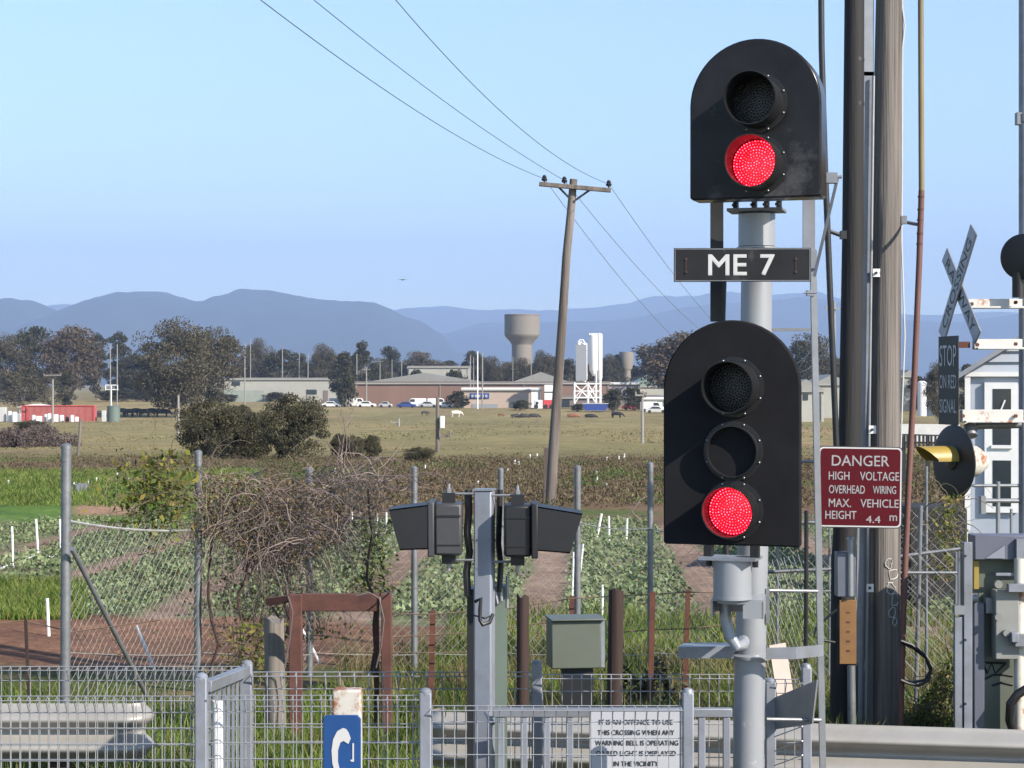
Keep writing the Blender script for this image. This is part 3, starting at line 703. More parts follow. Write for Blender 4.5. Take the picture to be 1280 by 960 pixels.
mb = MB(); mb.lathe([(r*1.04,Z(508.6,Yk)),(r*1.04,Z(507.6,Yk)),(.1,Z(506.5,Yk))],(X(142,Yk),Yk,0),n=28); mb.build('tank_lid','tank',t)
# cows
def skin(verts, edges, radii, name, m, parent=None, loc=(0,0,0)):
    me = bpy.data.meshes.new('s'); me.from_pydata(verts, edges, []); o = bpy.data.objects.new('s', me); col.objects.link(o)
    md = o.modifiers.new('s','SKIN'); sb = o.modifiers.new('b','SUBSURF'); sb.levels = 2; sb.render_levels = 2
    for i, r in enumerate(radii): me.skin_vertices[0].data[i].radius = (r if isinstance(r,tuple) else (r,r))
    me.skin_vertices[0].data[0].use_root = True
    bpy.context.view_layer.update()
    me2 = bpy.data.meshes.new_from_object(o.evaluated_get(bpy.context.evaluated_depsgraph_get()))
    bpy.data.objects.remove(o)
    me2.materials.clear(); me2.materials.append(M[m]); me2.polygons.foreach_set('use_smooth',[True]*len(me2.polygons)); me2.name = name
    o = bpy.data.objects.new(name, me2); col.objects.link(o); o.location = loc; o.parent = parent; return o
def cow_mesh(m, graze=True, name='cow'):
    hd = (1.55,0,.35) if graze else (1.5,0,1.45)
    V = [(-.7,0,1.05),(0,0,1.0),(.65,0,1.05),(1.0,0,1.15 if not graze else .95),(1.3,0,.75 if graze else 1.4),hd,
         (-.75,.22,.75),(-.82,.22,.42),(-.75,.22,.02),(-.75,-.22,.75),(-.82,-.22,.42),(-.75,-.22,.02),
         (.62,.2,.7),(.64,.2,.38),(.62,.2,.02),(.62,-.2,.7),(.64,-.2,.38),(.62,-.2,.02),(-1.0,0,1.15),(-1.08,0,.5)]
    E = [(0,1),(1,2),(2,3),(3,4),(4,5),(0,6),(6,7),(7,8),(0,9),(9,10),(10,11),(2,12),(12,13),(13,14),(2,15),(15,16),(16,17),(0,18),(18,19)]
    Rr = [.34,.40,.36,.24,.16,.11,.15,.08,.06,.15,.08,.06,.13,.08,.06,.13,.08,.06,.05,.03]
    return skin(V,E,Rr,name,m)
cows = {m: [cow_mesh(m, g), False] for m, g in (('cowb',True),('cowr',True),('coww',True),('cowbw',False))}
def cow(px, base, m, label, flip=False, s=1.0, lying=False):
    c = cows[m]; o = c[0] if not c[1] else c[0].copy()
    if c[1]: col.objects.link(o)
    c[1] = True; Y = Yrow(base)
    o.location = (X(px,Y),Y,gz(Y)-(.45 if lying else 0)); o.scale = (s,s,s); o.rotation_euler = (0,0,R(random.uniform(-25,25)+(180 if flip else 0)))
    tag(o, label, 'cow', 'cattle grazing in the paddock')
cow(570,521.5,'coww','cream cow grazing alone left of the paddock bush')
cow(531,519.5,'cowb','small dark cow standing left of the cream cow',s=.7)
cow(645,523,'cowbw','black and white cow at the left of the dark group',False,lying=True)
cow(656,523,'cowb','black cow in the middle of the dark group right of the cream cow',True,lying=True)
cow(667,522.5,'cowb','black cow at the right end of the dark group near the leaning pole',lying=True)
cow(626,521.5,'cowr','small red calf left of the dark group',s=.55)
cow(716,522.5,'cowr','red brown cow just right of the leaning pole',lying=True)
cow(738,523,'cowb','black cow below the blue skip bin',lying=True)
cow(771,523.5,'cowb','black cow below the dark bushes right of the silos')
for i,(px,l) in enumerate([(153,'black cow just right of the green tank'),(161,'second black cow right of the green tank'),(170,'black cow in the middle of the row left of the large gum'),(181,'black cow fourth in the row left of the large gum'),(190,'black cow fifth in the row left of the large gum'),(203,'dark cow nearest the trunk of the large gum')]):
    cow(px, 520.5+i%2, 'cowb', l, i%2==0, s=1.25)
cow(124,522,'cowb','black cow between the red container and the green tank')
for k,c_ in cows.items():
    pass
# purple weed mound at left, and rubble
def weedmass(name, cx, cy, wx, wy, ht, n, leaf, m, kind=None):
    p = rng.normal(size=(n,3)); p /= np.linalg.norm(p,axis=1)[:,None]; p *= rng.uniform(.4,1,n)[:,None]**.5
    p[:,2] = abs(p[:,2]); p = p*np.array([wx,wy,ht])*(1+.25*np.sin(p[:,:1]*9))
    v,f = leafquads(p, leaf, .4); o = npmesh(name, v, f, m); o.location = (cx,cy,gz(cy)-.05); return o
Ym = Yrow(558)
tag(weedmass('weed_mound', X(42,Ym), Ym, 46/F*Ym*1.0, 5, 1.5, 9000, .22, 'purple'), 'low mound of purple brown dead weeds in the paddock at left', 'weeds')
# ------------------------------------------------------------------ poles in the distance
def pole(name, label, px, top, Y, wpx, m='farpole', arms=(), base_px=None, group=None, cat='pole', box=None):
    bp_ = base_px if base_px is not None else px
    t = thing(name, label, cat, (X(bp_,Y),Y,gz(Y)), group)
    r = wpx/2/F*Y; mb = MB(); mb.tube([(X(bp_,Y),Y,gz(Y)-.2),(X(px,Y),Y,Z(top,Y))],[r*1.1,r*.85],8); mb.build('shaft',m,t)
    for (a,b_,row) in arms:
        mb = MB(); mb.bar((X(a,Y),Y-r-.05,Z(row,Y)),(X(b_,Y),Y-r-.05,Z(row,Y)),.13,.13)
        for q in (a+.5,b_-.5): mb.tube([(X(q,Y),Y-r-.05,Z(row,Y)),(X(q,Y),Y-r-.05,Z(row,Y)+.3)],.06,5)
        mb.build('crossarm',m,t)
    if box:
        a,b_,c_,d = box; mb = MB(); mb.box(X(a,Y),X(c_,Y),Y-.35,Y-.05,Z(d,Y),Z(b_,Y)); mb.build('meter_box','white',t,bevel=.02)
    return t
gp='poles rising among the far trees'
pole('pole','left one of the twin white poles among the left trees',138,431,440,1.5,'farpole',base_px=138,group=gp)
pole('pole','right one of the twin white poles among the left trees',146.5,430,440,1.5,'farpole',group=gp)
t = thing('white_railing','small white rail frame at the foot of the twin poles','frame',(X(140,440),440,gz(440)))
mb=MB()
for a in (132,139,147): mb.tube([P(a,488,440),P(a,481,440)],.12,5)
for b_ in (481.5,487): mb.tube([P(132,b_,440),P(147,b_,440)],.12,5)
mb.tube([P(139,487,440),(X(139,440),440,gz(440))],.15,5); split(mb,'rail','white',t)
pole('pole','pole in front of the right side of the broad gum',306,428,450,1.6,group=gp)
pole('pole','shorter pole just right of the pole by the broad gum',313,425,600,1.2,group=gp)
pole('pole','pole behind the middle of the cream shed',353,434,600,1.4,group=gp)
pole('pole','pole behind the right part of the cream shed',374,440,600,1.2,group=gp)
pole('pole','pole directly right of the pole behind the right part of cream shed',385,441,570,1.3,group=gp)
pole('utility_pole','utility pole with crossarm in front of the terracotta warehouse',458,459,455,1.8,arms=[(453,463,462)],group=gp)
pole('pole','tall twin pole left of the warehouse crossarm pole',446,442,540,1.4,group=gp)
pole('pole','tall twin pole behind the warehouse crossarm pole',448.5,436,560,1.4,group=gp)
pole('street_lamp','pale street lamp above the gabled roof',475,453,560,1.2,arms=[(469,479,452)],group=gp,cat='street lamp')
pole('pole','thin pole above the left slope of the gabled roof',490,449,560,1.0,group=gp)
pole('pole','thin pole above the ridge of the gabled roof',502,450,560,1.2,group=gp)
pole('pole','left of the four tall poles by the cream pink block',588,444,455,1.3,group=gp)
pole('pole','second of the four tall poles by the cream pink block',592,446,455,1.0,group=gp)
pole('pole','bright third of the four tall poles by the cream pink block',597,439,436,1.7,'white',group=gp)
pole('pole','tallest right of the four tall poles by the cream pink block',603,439,438,1.8,group=gp)
pole('pole','pole before the stem of the water tower',641,446,560,1.0,group=gp)
pole('pole','pole right of the stem of the water tower',664,447,560,1.2,group=gp)
pole('utility_pole','utility pole behind the signal ladder with small crossarm',1043,377,190,3.2,'farpole',arms=[(1031,1056,386)],group=gp)
pole('utility_pole','thin utility pole in front of the red container',66,474,Yrow(527),2.6,'farpole',arms=[(55,77,469)])
pole('fence_post','thin leaning post below the red container',101,524,Yrow(572),4,'woodf',base_px=97,cat='post')
pole('paddock_pole','grey bare pole beside the large gum tree',223,494,Yrow(550),3.2,'farpole')
pole('paddock_pole','grey pole with a white box in the middle of the paddock',547,497,Yrow(568),5,'woodf',box=(550.5,520,556,535),arms=[(549,563,545)])
pole('paddock_pole','grey bare pole in the paddock left of the lower signal',803,492,Yrow(556),3.6,'farpole',arms=[(794,805,494)])
pole('gate_post','short stout post with a fallen rail in the far paddock',498.5,523,Yrow(532),3,'farpole',arms=[(489,497,528)],cat='post')
# leaning timber pole and its wires
Yp = 45.0
t = thing('utility_pole','leaning weathered timber utility pole with a crossarm in the middle distance','utility pole',(X(686,Yp),Yp,gz(Yp)))
mb = MB(); pts=[(686,700,15),(688,632,13.5),(692,560,13),(697.5,480,12),(703,400,11),(708,320,10.5),(713,270,10),(717,224,9.5)]
mb.tube([P(a,b_,Yp) for a,b_,c_ in pts],[c_/2/F*Yp for a,b_,c_ in pts],14); mb.build('shaft','woodf',t)
mb = MB(); mb.bar(P(674,230,Yp-.16),P(763.5,238,Yp-.16),.1,.12); mb.build('crossarm','woodf',t,bevel=.01)
ins=[(680.5,226.5),(705.5,228.5),(761,233)]
for a,b_ in ins:
    mb=MB(); q=P(a,b_,Yp-.16); mb.lathe([(.02,-.1),(.02,0),(.06,.01),(.07,.05),(.045,.08),(.055,.1),(.03,.14),(.005,.15)],q,n=12); mb.build('insulator','cable',t)
mb=MB(); mb.bar(P(698,233.5,Yp-.13),P(713,249,Yp-.13),.05,.02); mb.bar(P(738,237,Yp-.13),P(719.5,250,Yp-.13),.05,.02); split(mb,'brace','darkpole',t)
mb=MB(); mb.bar(P(683,560,Yp+.5),(X(683,Yp),Yp+.5,gz(Yp)),.12,.12); tag(mb.build('fence_post','woodf'),'slim grey post right behind the foot of the leaning pole','post')
def wire(A, B, sag, r, n=40):
    A=Vector(A);B=Vector(B); return [A.lerp(B,i/n)-Vector((0,0,4*sag*(i/n)*(1-i/n))) for i in range(n+1)]
WI = [((325,0),(470,105),0),((393,0),(545,119),1),((495,0),(610,125),2)]
for (p0,p1,k),lab in zip(WI,('lowest left power line running to the leaning pole','middle power line running to the leaning pole','right hand power line running to the leaning pole')):
    a,b_=ins[k]; B=P(a,b_-3,Yp-.16)
    # previous pole stands nearer the camera, up and to the left: straight-line start extrapolated, hung with sag
    Y0=16.0; best=None
    for u in range(-600,300,20):
        for v in range(-900,-100,20):
            A=P(u,v,Y0)
            for sg in (.05,.2,.4,.7,1.0):
                pts=wire(A,B,sg,0,30); e=0
                for (tx,ty) in (p0,p1):
                    q=[(640+p.x/p.y*F,480-(p.z-H)/p.y*F) for p in pts]
                    e+=min(abs(np.interp(tx,[c[0] for c in q],[c[1] for c in q])-ty),200)
                if best is None or e<best[0]: best=(e,A,sg)
    mb=MB(); mb.tube(wire(best[1],B,best[2],0,50),.006,5); o=mb.build('power_line','cable'); tag(o,lab,'power line','power lines on the leaning pole')
    A2=B; B2=P((1033,1043,1054)[k],383,190); mb=MB(); pts=[]
    tgt={0:(757,325),1:(789,325),2:(820,314)}[k]
    bs=None
    for sg in np.arange(0,8,.25):
        q=[(640+p.x/p.y*F,480-(p.z-H)/p.y*F) for p in wire(A2,B2,sg,0,60)]
        e=abs(np.interp(tgt[0],[c[0] for c in q],[c[1] for c in q])-tgt[1])
        if bs is None or e<bs[0]: bs=(e,sg)
    mb.tube(wire(A2,B2,bs[1],0,60),.007,5); o=mb.build('power_line','galvd'); tag(o,lab.replace('running to','leaving right from'),'power line','power lines on the leaning pole')
# bird
bird=skin([(0,0,0),(.15,0,.02),(-.2,0,0),(.03,.3,.08),(-.05,.65,.02),(.03,-.3,.08),(-.05,-.65,.02)],[(0,1),(0,2),(0,3),(3,4),(0,5),(5,6)],[.07,.05,.03,(.06,.02),(.03,.01),(.06,.02),(.03,.01)],'bird','cowb',None,P(503,350,150))
bird.scale=(.6,.6,.6); bird.rotation_euler=(0,R(10),R(70)); tag(bird,'tiny dark bird flying above the hills','bird')
# ------------------------------------------------------------------ crops, weeds, grass (stuff)
def scatter(n, Y0, Y1, u0=-60, u1=1340, pw=1.0):
    Yv = Y0+(Y1-Y0)*rng.uniform(0,1,n)**pw; u = rng.uniform(u0,u1,n); return (u-640)/F*Yv, Yv
gzv = np.vectorize(gz)
x, Yv = scatter(150000, 21.5, 44)
wv = x-.0383*Yv; st = np.abs(((wv-1.66+1.1)%2.2)-1.1); px = 640+x/Yv*F; v = 480+F*(H-gzv(Yv))/Yv
nn = np.array([fbm(a,b_,.9,31) for a,b_ in zip(x,Yv)])
keep = (st>.30+.12*nn)&(v<772)&(v>652)&~((px<110)&(v>733))&(nn+rng.uniform(-.6,.6,len(x))>-.15)
x,Yv=x[keep],Yv[keep]; p=np.stack([x,Yv,gzv(Yv)+rng.uniform(.02,.14,len(x))],1)
vv,ff=leafquads(p,.062,.7); tag(npmesh('crop_leaves',vv,ff,'crop'),'beds of leafy green vegetables',None,None,'stuff')
# weeds band
x, Yv = scatter(170000, 44, 95, pw=1.0); nn=np.array([fbm(a,b_,.22,11) for a,b_ in zip(x,Yv)]); px=640+x/Yv*F
n3=np.array([fbm(a,b_,.6,41) for a,b_ in zip(x,Yv)])
left=(px<330)&(Yv<72)
for nm,mk,m in (('russet_weeds',(nn<.38)&~left,'weedr'),('green_weeds',(nn>=.38)&~left,'weedg'),('lush_grass',left,'grass')):
    hh=np.clip(.15+.35*n3,.05,.6)
    if nm=='lush_grass': hh=hh*0+.12
    a=mk; p=np.stack([x[a],Yv[a],gzv(Yv[a])+rng.uniform(0,1,a.sum())*hh[a]],1)
    if nm=='lush_grass':
        p[:,2]=gzv(Yv[a])-.03; tag(blade_object(nm,p,.17,.03,'grass',.5),kind='stuff'); continue
    vv,ff=leafquads(p,.10,.35,1.0); tag(npmesh(nm,vv,ff,m),None,None,None,'stuff')
# pasture tussocks
x, Yv = scatter(26000, 95, 330, pw=1.6); n3=np.array([fbm(a,b_*.5,.08,51) for a,b_ in zip(x,Yv)]); k=n3>-.05; x,Yv=x[k],Yv[k]
o=blade_object('pasture_tussocks',np.stack([x,Yv,gzv(Yv)-.05],1),.12,.16,'tussock'); tag(o,kind='stuff')
# near grass
def grasspatch(name,n,Y0,Y1,u0,u1,h,wd,m,thr=-.2,seed=61,lean=.35):
    x,Yv=scatter(n,Y0,Y1,u0,u1); nn=np.array([fbm(a,b_,1.3,seed) for a,b_ in zip(x,Yv)]); k=nn>thr; x,Yv,nn=x[k],Yv[k],nn[k]
    o=blade_object(name,np.stack([x,Yv,gzv(Yv)-.03],1),h*(1+.8*np.clip(nn,0,1)),wd,m,lean); return tag(o,kind='stuff')
grasspatch('grass',36000,10.6,15.8,-80,1340,.15,.010,'grass',-.3)
grasspatch('tall_grass',16000,13.5,18.8,480,1340,.18,.011,'grass',-.2,63)
grasspatch('dry_grass',16000,13,19,420,1340,.2,.009,'grassdry',-.05,67)
grasspatch('verge_grass',9000,11.5,13.2,250,1000,.17,.009,'grass',-.15,65)
grasspatch('field_edge_grass',9000,18.5,22.5,560,1300,.2,.015,'grass',-.3,71)
grasspatch('field_strip_grass',9000,22.0,26.5,-60,110,.14,.015,'grass',-.9,73)
# ------------------------------------------------------------------ white stakes in the field
GS='white plastic stakes in the vegetable field'
def stake(px0, top, px1, base, label, wpx=4, Y=None):
    Y=Y or Yrow(base); mb=MB(); r=wpx/2/F*Y; mb.tube([(X(px1,Y),Y,gz(Y)-.15),(X(px1,Y),Y,gz(Y)),(X(px0,Y),Y,Z(top,Y))],r,8)
    tag(mb.build('garden_stake','pvc',loc=(X(px1,Y),Y,gz(Y))),label,'stake',GS)
stake(59,748,61,794,'white stake standing in the dirt left of the thick corner post',4)
stake(15,658,16.5,709,'leftmost white stake holding the hose at the field edge',2.8)
stake(45,649,48,697,'second white stake from the left along the hose',2.8)
stake(75,649,76,690,'white stake close to the left side of the thick corner post',2.8)
stake(171,782,190,830,'leaning white stake behind the diagonal brace',4)
stake(250,755,251,778,'short white stake at the foot of the second fence post',3)
stake(375,782,400,829,'leaning white stake behind the rusty frame left leg',3.5)
stake(753,731,753,775,'white stake just above the grey green box',3)
stake(752,642,746,673,'leaning white stake right of the pedestrian lamp visor',3)
stake(761,645,761.5,676,'upright white stake right of the leaning one past the visor',2.6)
stake(784,648,783,676,'white stake left of the tall post beside the lower signal',2.6)
stake(717,690,715,760,'white stake behind the fence post under the visor tip',2.4)
stake(729,680,722,745,'pale leaning stake right of the post under the visor tip',2.4)
stake(322,705,322,725,'white stake hanging among the dead vine stems',2.2)
stake(350,700,350,722,'white stake below the dead vine tangle',2.2)
stake(440,640,440,660,'leftmost of the four white stakes left of the visor',2.2)
stake(450,640,450.5,658,'second of the four white stakes left of the visor',2.2)
stake(472,642,472,664,'third of the four white stakes left of the visor',2.2)
stake(483,640,483,664,'fourth of the four white stakes left of the visor',2.2)
for i,(a,b_) in enumerate([(540,581),(531,584),(597,604),(643,578),(648,580),(634,588),(662,571),(671,570),(741,587),(745,591),(746,599),(758,607),(10,603),(120,600),(110,604),(146,594),(418,588),(758,574),(780,570),(773,573),(92,606),(160,600)]):
    Y=Yrow(b_+3); mb=MB(); mb.tube([(X(a,Y),Y,gz(Y)-.1),(X(a+.6,Y),Y,Z(b_-3,Y))],1.1/F*Y,6)
    tag(mb.build('garden_stake','pvc'),'tiny white peg standing in the weedy band beyond the crops','stake','tiny white pegs in the weedy band')
# hose
def gpt(px,py,dz=.02):
    Y=Yrow(py); return Vector((X(px,Y),Y,gz(Y)+dz))
mb=MB(); mb.tube([gpt(a,b_) for a,b_ in ((-30,724),(0,713),(8,709),(16,706),(28,706),(34,700),(47,694),(50,698),(60,698),(68,697))],.016,6)
tag(mb.build('hose','pvc'),'thin white hose lying along the edge of the crop bed','hose')
# ------------------------------------------------------------------ chain link fences
def chainlink(pts, z0s, z1s, cell=.055, r=.0022, jitter=.0):
    """pts: list of (x,Y); zig-zag wires woven between bottoms z0 and tops z1"""
    mb=MB(); seg=[]; tot=0
    for a,b_ in zip(pts,pts[1:]): seg.append((tot,a,b_)); tot+=math.dist(a,b_)
    def at_(s):
        for i,(s0,a,b_) in enumerate(seg):
            l=math.dist(a,b_)
            if s<=s0+l or i==len(seg)-1:
                t=(s-s0)/l; return (a[0]+(b_[0]-a[0])*t, a[1]+(b_[1]-a[1])*t, z0s[i]+(z0s[i+1]-z0s[i])*t, z1s[i]+(z1s[i+1]-z1s[i])*t)
    k=0; s=0
    V=[];Fc=[]
    while s<tot-cell:
        a=at_(s); nrow=int((a[3]-a[2])/(cell)); pl=[]
        for j in range(nrow+1):
            q=at_(min(tot,s+(cell if (j+k)%2 else 0))); z=q[2]+j*(q[3]-q[2])/nrow
            pl.append(Vector((q[0]+.004*math.sin(j*1.7+k), q[1]+.006*math.sin(z*3+s), z)))
        b0=len(V)
        for p in pl:
            V+= [p+Vector((-r,0,0)), p+Vector((r,-r*.3,0)), p+Vector((0,r*1.2,0))]
        for j in range(len(pl)-1):
            for e in range(3): Fc.append((b0+j*3+e,b0+j*3+(e+1)%3,b0+(j+1)*3+(e+1)%3,b0+(j+1)*3+e))
        s+=cell; k+=1
    # end twist done; k parity keeps diamonds
    mb.v=[tuple(v) for v in V]; mb.f=Fc
    return mb
posts=[(83,555,14.3,12.5),(248,563,16.3,9.5),(387,585,17.4,8.5),(518,583,17.5,8),(626,585,17.5,7),(722,582,17.4,8.5),(813,578,17.2,7.5)]
t=thing('chainlink_fence','sagging chain link fence with galvanised posts beside the crops','fence',(X(300,16.5),16.5,gz(16.5)))
for i,(a,top,Y,wd) in enumerate(posts):
    mb=MB(); r=wd/2/F*Y; xb=X(a-(2 if i==0 else 1 if i==1 else 0),Y)
    mb.tube([(xb,Y,gz(Y)-.3),(X(a,Y),Y,Z(top+2,Y))],r,16); mb.lathe([(r*1.05,-.03),(r*1.05,0),(r*.6,.015),(.003,.02)],(X(a,Y),Y,Z(top+2,Y)),n=16)
    for rr in ((575,598,628,680) if i==0 else (640,)):
        mb.lathe([(r*1.06,-.008),(r*1.06,.008)],(X(a-.5,Y),Y,Z(rr,Y)),n=16)
    mb.build('post','galvd',t)
fp=[(X(a,Y),Y) for a,_,Y,_ in posts]; fp.append((X(905,17.0),17.0))
tops=[650,662,655,665,655,652,660,668]; Yf=[q[1] for q in fp]
z1=[Z(v_,Y) for v_,Y in zip(tops,Yf)]; z0=[gz(Y)+.04 for Y in Yf]
chainlink(fp,z0,z1,.046,.0021).build('mesh','cwire',t,smooth=0)
mb=MB()
for (a,b_) in ((0,1),(1,2),(2,3),(3,4),(4,5),(5,6),(6,7)):
    A=Vector((fp[a][0],fp[a][1]-.03,z1[a]));B=Vector((fp[b_][0],fp[b_][1]-.03,z1[b_])); mb.tube(wire(A,B,.035,0,12),.010 if a==0 else .005,6)
    A=Vector((fp[a][0],fp[a][1]-.03,Z(815,fp[a][1])));B=Vector((fp[b_][0],fp[b_][1]-.03,Z(818,fp[b_][1]))); mb.tube(wire(A,B,.01,0,6),.003,5)
split(mb,'tension_wire','cwire',t)
mb=MB(); mb.tube([P(90,686,14.2),P(202,906,15.6)],.019,12); split(mb,'brace','darkpole' if 0 else 'galvd',t)
# rusted wire fence in front
t=thing('wire_fence','low rusty wire fence on star pickets in front of the chain link','fence',(X(600,14.5),14.5,gz(14.5)))
for i,(a,b_,top,Y,wd) in enumerate([(32,39,775,14.0,4),(541,537,763,14.5,7),(715,712,745,14.5,6),(816,811,740,14.0,7),(860,855,737,15.5,6)]):
    mb=MB(); r=wd/2/F*Y; q0=Vector((X(b_,Y),Y,gz(Y)-.2)); q1=P(a,top,Y); 
    mb.bar(q0,q1,r*2,.012); mb.bar(q0+Vector((0,r,0)),q1+Vector((0,r,0)),.012,r*2); mb.build('picket','rustpost' if i else 'stump',t)
mb=MB()
for rows in ([(-20,782),(32,776),(90,790),(200,775)],[(470,766),(541,768),(640,760),(715,748),(816,743),(860,740),(960,742)],[(440,815),(541,816),(600,815)],[(780,790),(816,787),(860,786),(960,775)],[(470,798),(600,790),(690,777)]):
    mb.tube([P(a,b_,14.4) for a,b_ in rows],.0045,5)
split(mb,'wire','barb',t)
# ------------------------------------------------------------------ old timber stumps, rusty frame
Y=13.2; t=thing('rusty_frame','low red brown rusty steel frame under the dead vine','frame',(X(420,Y),Y,gz(Y)))
mb=MB(); mb.box(X(368,Y),X(474,Y),Y-.02,Y+.03,Z(764,Y),Z(742,Y)); mb.build('crossbeam','rust',t,bevel=.006)
for (a,b_,tp) in ((362,378,742),(477,490,742)):
    mb=MB(); mb.box(X(a,Y),X(b_,Y),Y-.05,Y+.04,gz(Y)-.2,Z(tp,Y)); mb.build('post','rust',t,bevel=.006)
mb=MB(); mb.box(X(467,Y),X(473,Y),Y+.03,Y+.08,gz(Y)-.2,Z(764,Y)); mb.build('rear_post','rust',t)
mb=MB(); mb.bar(P(335,752,Y+.2),P(365,748,Y+.1),.05,.05); mb.build('stub_arm','rust',t)
def stump(px0,px1,top,Y,label,m='stump',lean=0):
    mb=MB(); r=(px1-px0)/2/F*Y; x=X((px0+px1)/2,Y); h=Z(top,Y)
    n=10; ring=[(math.cos(2*math.pi*i/n)*r*random.uniform(.85,1.1),math.sin(2*math.pi*i/n)*r*random.uniform(.85,1.1)) for i in range(n)]
    vs=[(x+a,Y+b_,gz(Y)-.2) for a,b_ in ring]+[(x+lean+a*.93,Y+b_*.93,h+random.uniform(-.03,.03)) for a,b_ in ring]
    mb.add(vs,[tuple(reversed(range(n))),tuple(range(n,2*n))]+[(i,(i+1)%n,n+(i+1)%n,n+i) for i in range(n)])
    tag(mb.build('timber_post',m,smooth=60),label,'post','old timber posts beside the track')
stump(332,358,775,13.6,'grey split timber stump left of the rusty frame','stumpgrey',-.02)
stump(644,663,745,11.8,'black square timber post right of the pedestrian lamps')
stump(757,776,739,12.8,'dark rusty brown timber post right of the grey green box',lean=.02)
# grey-green box on its post
Y=12.2; t=thing('equipment_box','grey green steel box on a short dark stand','box',(X(722,Y),Y,gz(Y)))
fm=frame(P(722,805,Y),-8)
mb=MB(fm); k=Y/F; mb.box(-33*k,30*k,-31*k,29*k,-.22,0); mb.build('case','cab',t,bevel=.008)
mb=MB(fm); mb.box(-34*k,35*k,29.6*k,31.5*k,-.25,.03); mb.build('lid','cab',t,bevel=.003)
mb=MB(fm); mb.box(30.3*k,35*k,-30*k,29*k,-.22,-.01); mb.build('lit_side','gpaint',t)  # paler strip painted as the sunlit right face of the box
mb=MB(); mb.box(X(702,Y),X(742,Y),Y+.05,Y+.2,gz(Y)-.1,Z(836.5,Y)); mb.build('stand','darkpole',t)
# ------------------------------------------------------------------ vine and plants on the fence
def stems(n, start, length, r, m, droop, name, parent=None, seed=1, steps=11, lead=0):
    rs=random.Random(seed); mb=MB()
    for _ in range(n):
        p=start(rs); a=rs.uniform(0,6.28); d=Vector((math.cos(a)+lead,rs.uniform(-.5,.5),math.sin(a)*.7)).normalized(); l=length*rs.uniform(.4,1.2)/steps; pts=[p.copy()]
        for k in range(steps):
            d=(d+Vector((rs.gauss(0,.28),rs.gauss(0,.18),rs.gauss(0,.28)-droop))).normalized(); p=p+d*l
            p.y+= -.1*(p.y-start.y0) if hasattr(start,'y0') else 0
            pts.append(p.copy())
        rr=r*rs.uniform(.5,1.3); mb.tube(pts,[rr*(1-.6*k/steps) for k in range(steps+1)],3,cap=False)
    return mb.build(name,m,parent,smooth=0)
t=thing('dead_vine','tangled leafless brown vine draped over the chain link fence','vine',(X(340,16.4),16.4,gz(16.4)))
def sv(rs):
    while True:
        u=rs.uniform(252,475); v=rs.uniform(588,735)
        top=590+ (u-255)*.10; bot=655+55*math.exp(-((u-350)/80)**2)
        if top<v<bot and rs.random()<(1.0 if u<430 else .35): return P(u,v,16.35+rs.uniform(-.3,.15))
stems(900,sv,.55,.0034,'stem1',.16,'stems',t,3)
def sv2(rs): return P(rs.gauss(345,42),rs.uniform(640,760),16.35+rs.uniform(-.2,.1))
stems(200,sv2,.7,.0035,'stem1',.35,'hanging_stems',t,4)
def sv3(rs): return P(rs.uniform(380,480),rs.uniform(592,604),17.1+rs.uniform(-.1,.1))
stems(110,sv3,.8,.004,'stem1',.02,'top_stems',t,5,lead=.8)
p=[]; rs=random.Random(9)
for _ in range(4800): q=sv(rs); p.append(q)
for _ in range(500): q=sv2(rs); p.append(q)
v,f=leafquads(np.array([q[:] for q in p]),.030,.5)
v=v-np.array(t.location); npmesh('dead_leaves',v,f,'vdead',t)
mb=MB()
for u,v_ in ((272,600),(300,600),(460,612),(352,700),(342,740)):
    pts=[P(u,v_,16.3)]; 
    for k in range(1,10): pts.append(P(u+random.gauss(-6 if u<300 else 0,5)+ (k*1.5 if u>340 else 0),v_+k*(880-v_)/9.5,16.3-.15*k/9))
    mb.tube(pts,[.018-.001*k for k in range(10)][::-1],6)
split(mb,'woody_stem','stump',t)
def leafy(name,label,start,n,ln,nl,size,m,seed,droop=.1,cat='plant'):
    rs=random.Random(seed); q=start(rs); t=thing(name,label,cat,(q.x,q.y,gz(q.y)))
    stems(n,start,ln,.004,'stem2',droop,'stems',t,seed)
    p=[]
    for _ in range(nl): p.append(start(rs)[:])
    v,f=leafquads(np.array(p),size,.55); npmesh('leaves',v-np.array(t.location),f,m,t); return t
def s1(rs):
    while True:
        u=rs.gauss(195,28); v=rs.gauss(612,30)
        if u<250 and v>560 and (v-560)>-(u-120)*.4: return P(u,v,16+rs.uniform(-.3,.3))
leafy('creeper','leafy yellow green creeper climbing left of the second fence post',s1,160,.5,650,.062,'vleaf',21)
def s2(rs): return P(rs.gauss(466,14),rs.uniform(650,748),17+rs.uniform(-.15,.15))
leafy('creeper','green climbing plant above the right leg of the rusty frame',s2,70,.35,520,.05,'weedg',22)
def s3(rs): return P(rs.gauss(205,40),rs.uniform(655,760),16.6+rs.uniform(-.2,.2))
leafy('weeds','sparse green weeds growing through the chain link left of the second post',s3,60,.3,160,.04,'vleaf',23)
def s3b(rs): return P(rs.gauss(345,50),rs.uniform(625,800),16.7+rs.uniform(-.2,.2))
leafy('weeds','green and yellow leaves showing below the dead vine',s3b,110,.4,1500,.04,'vleaf',27)
def s4(rs): return P(rs.gauss(318,18),rs.uniform(780,850),15+rs.uniform(-.2,.2))
leafy('weeds','bushy green weeds left of the grey timber stump',s4,90,.35,380,.045,'vleaf',24)
def s5(rs): return P(rs.gauss(1188,9)+ (rs.random()<.3)*rs.uniform(-22,0),rs.uniform(618,725),14.5+rs.uniform(-.15,.15))
leafy('creeper','yellow leaved creeper hanging on the fence beneath the crossing lamp',s5,80,.3,420,.035,'vleaf',25)
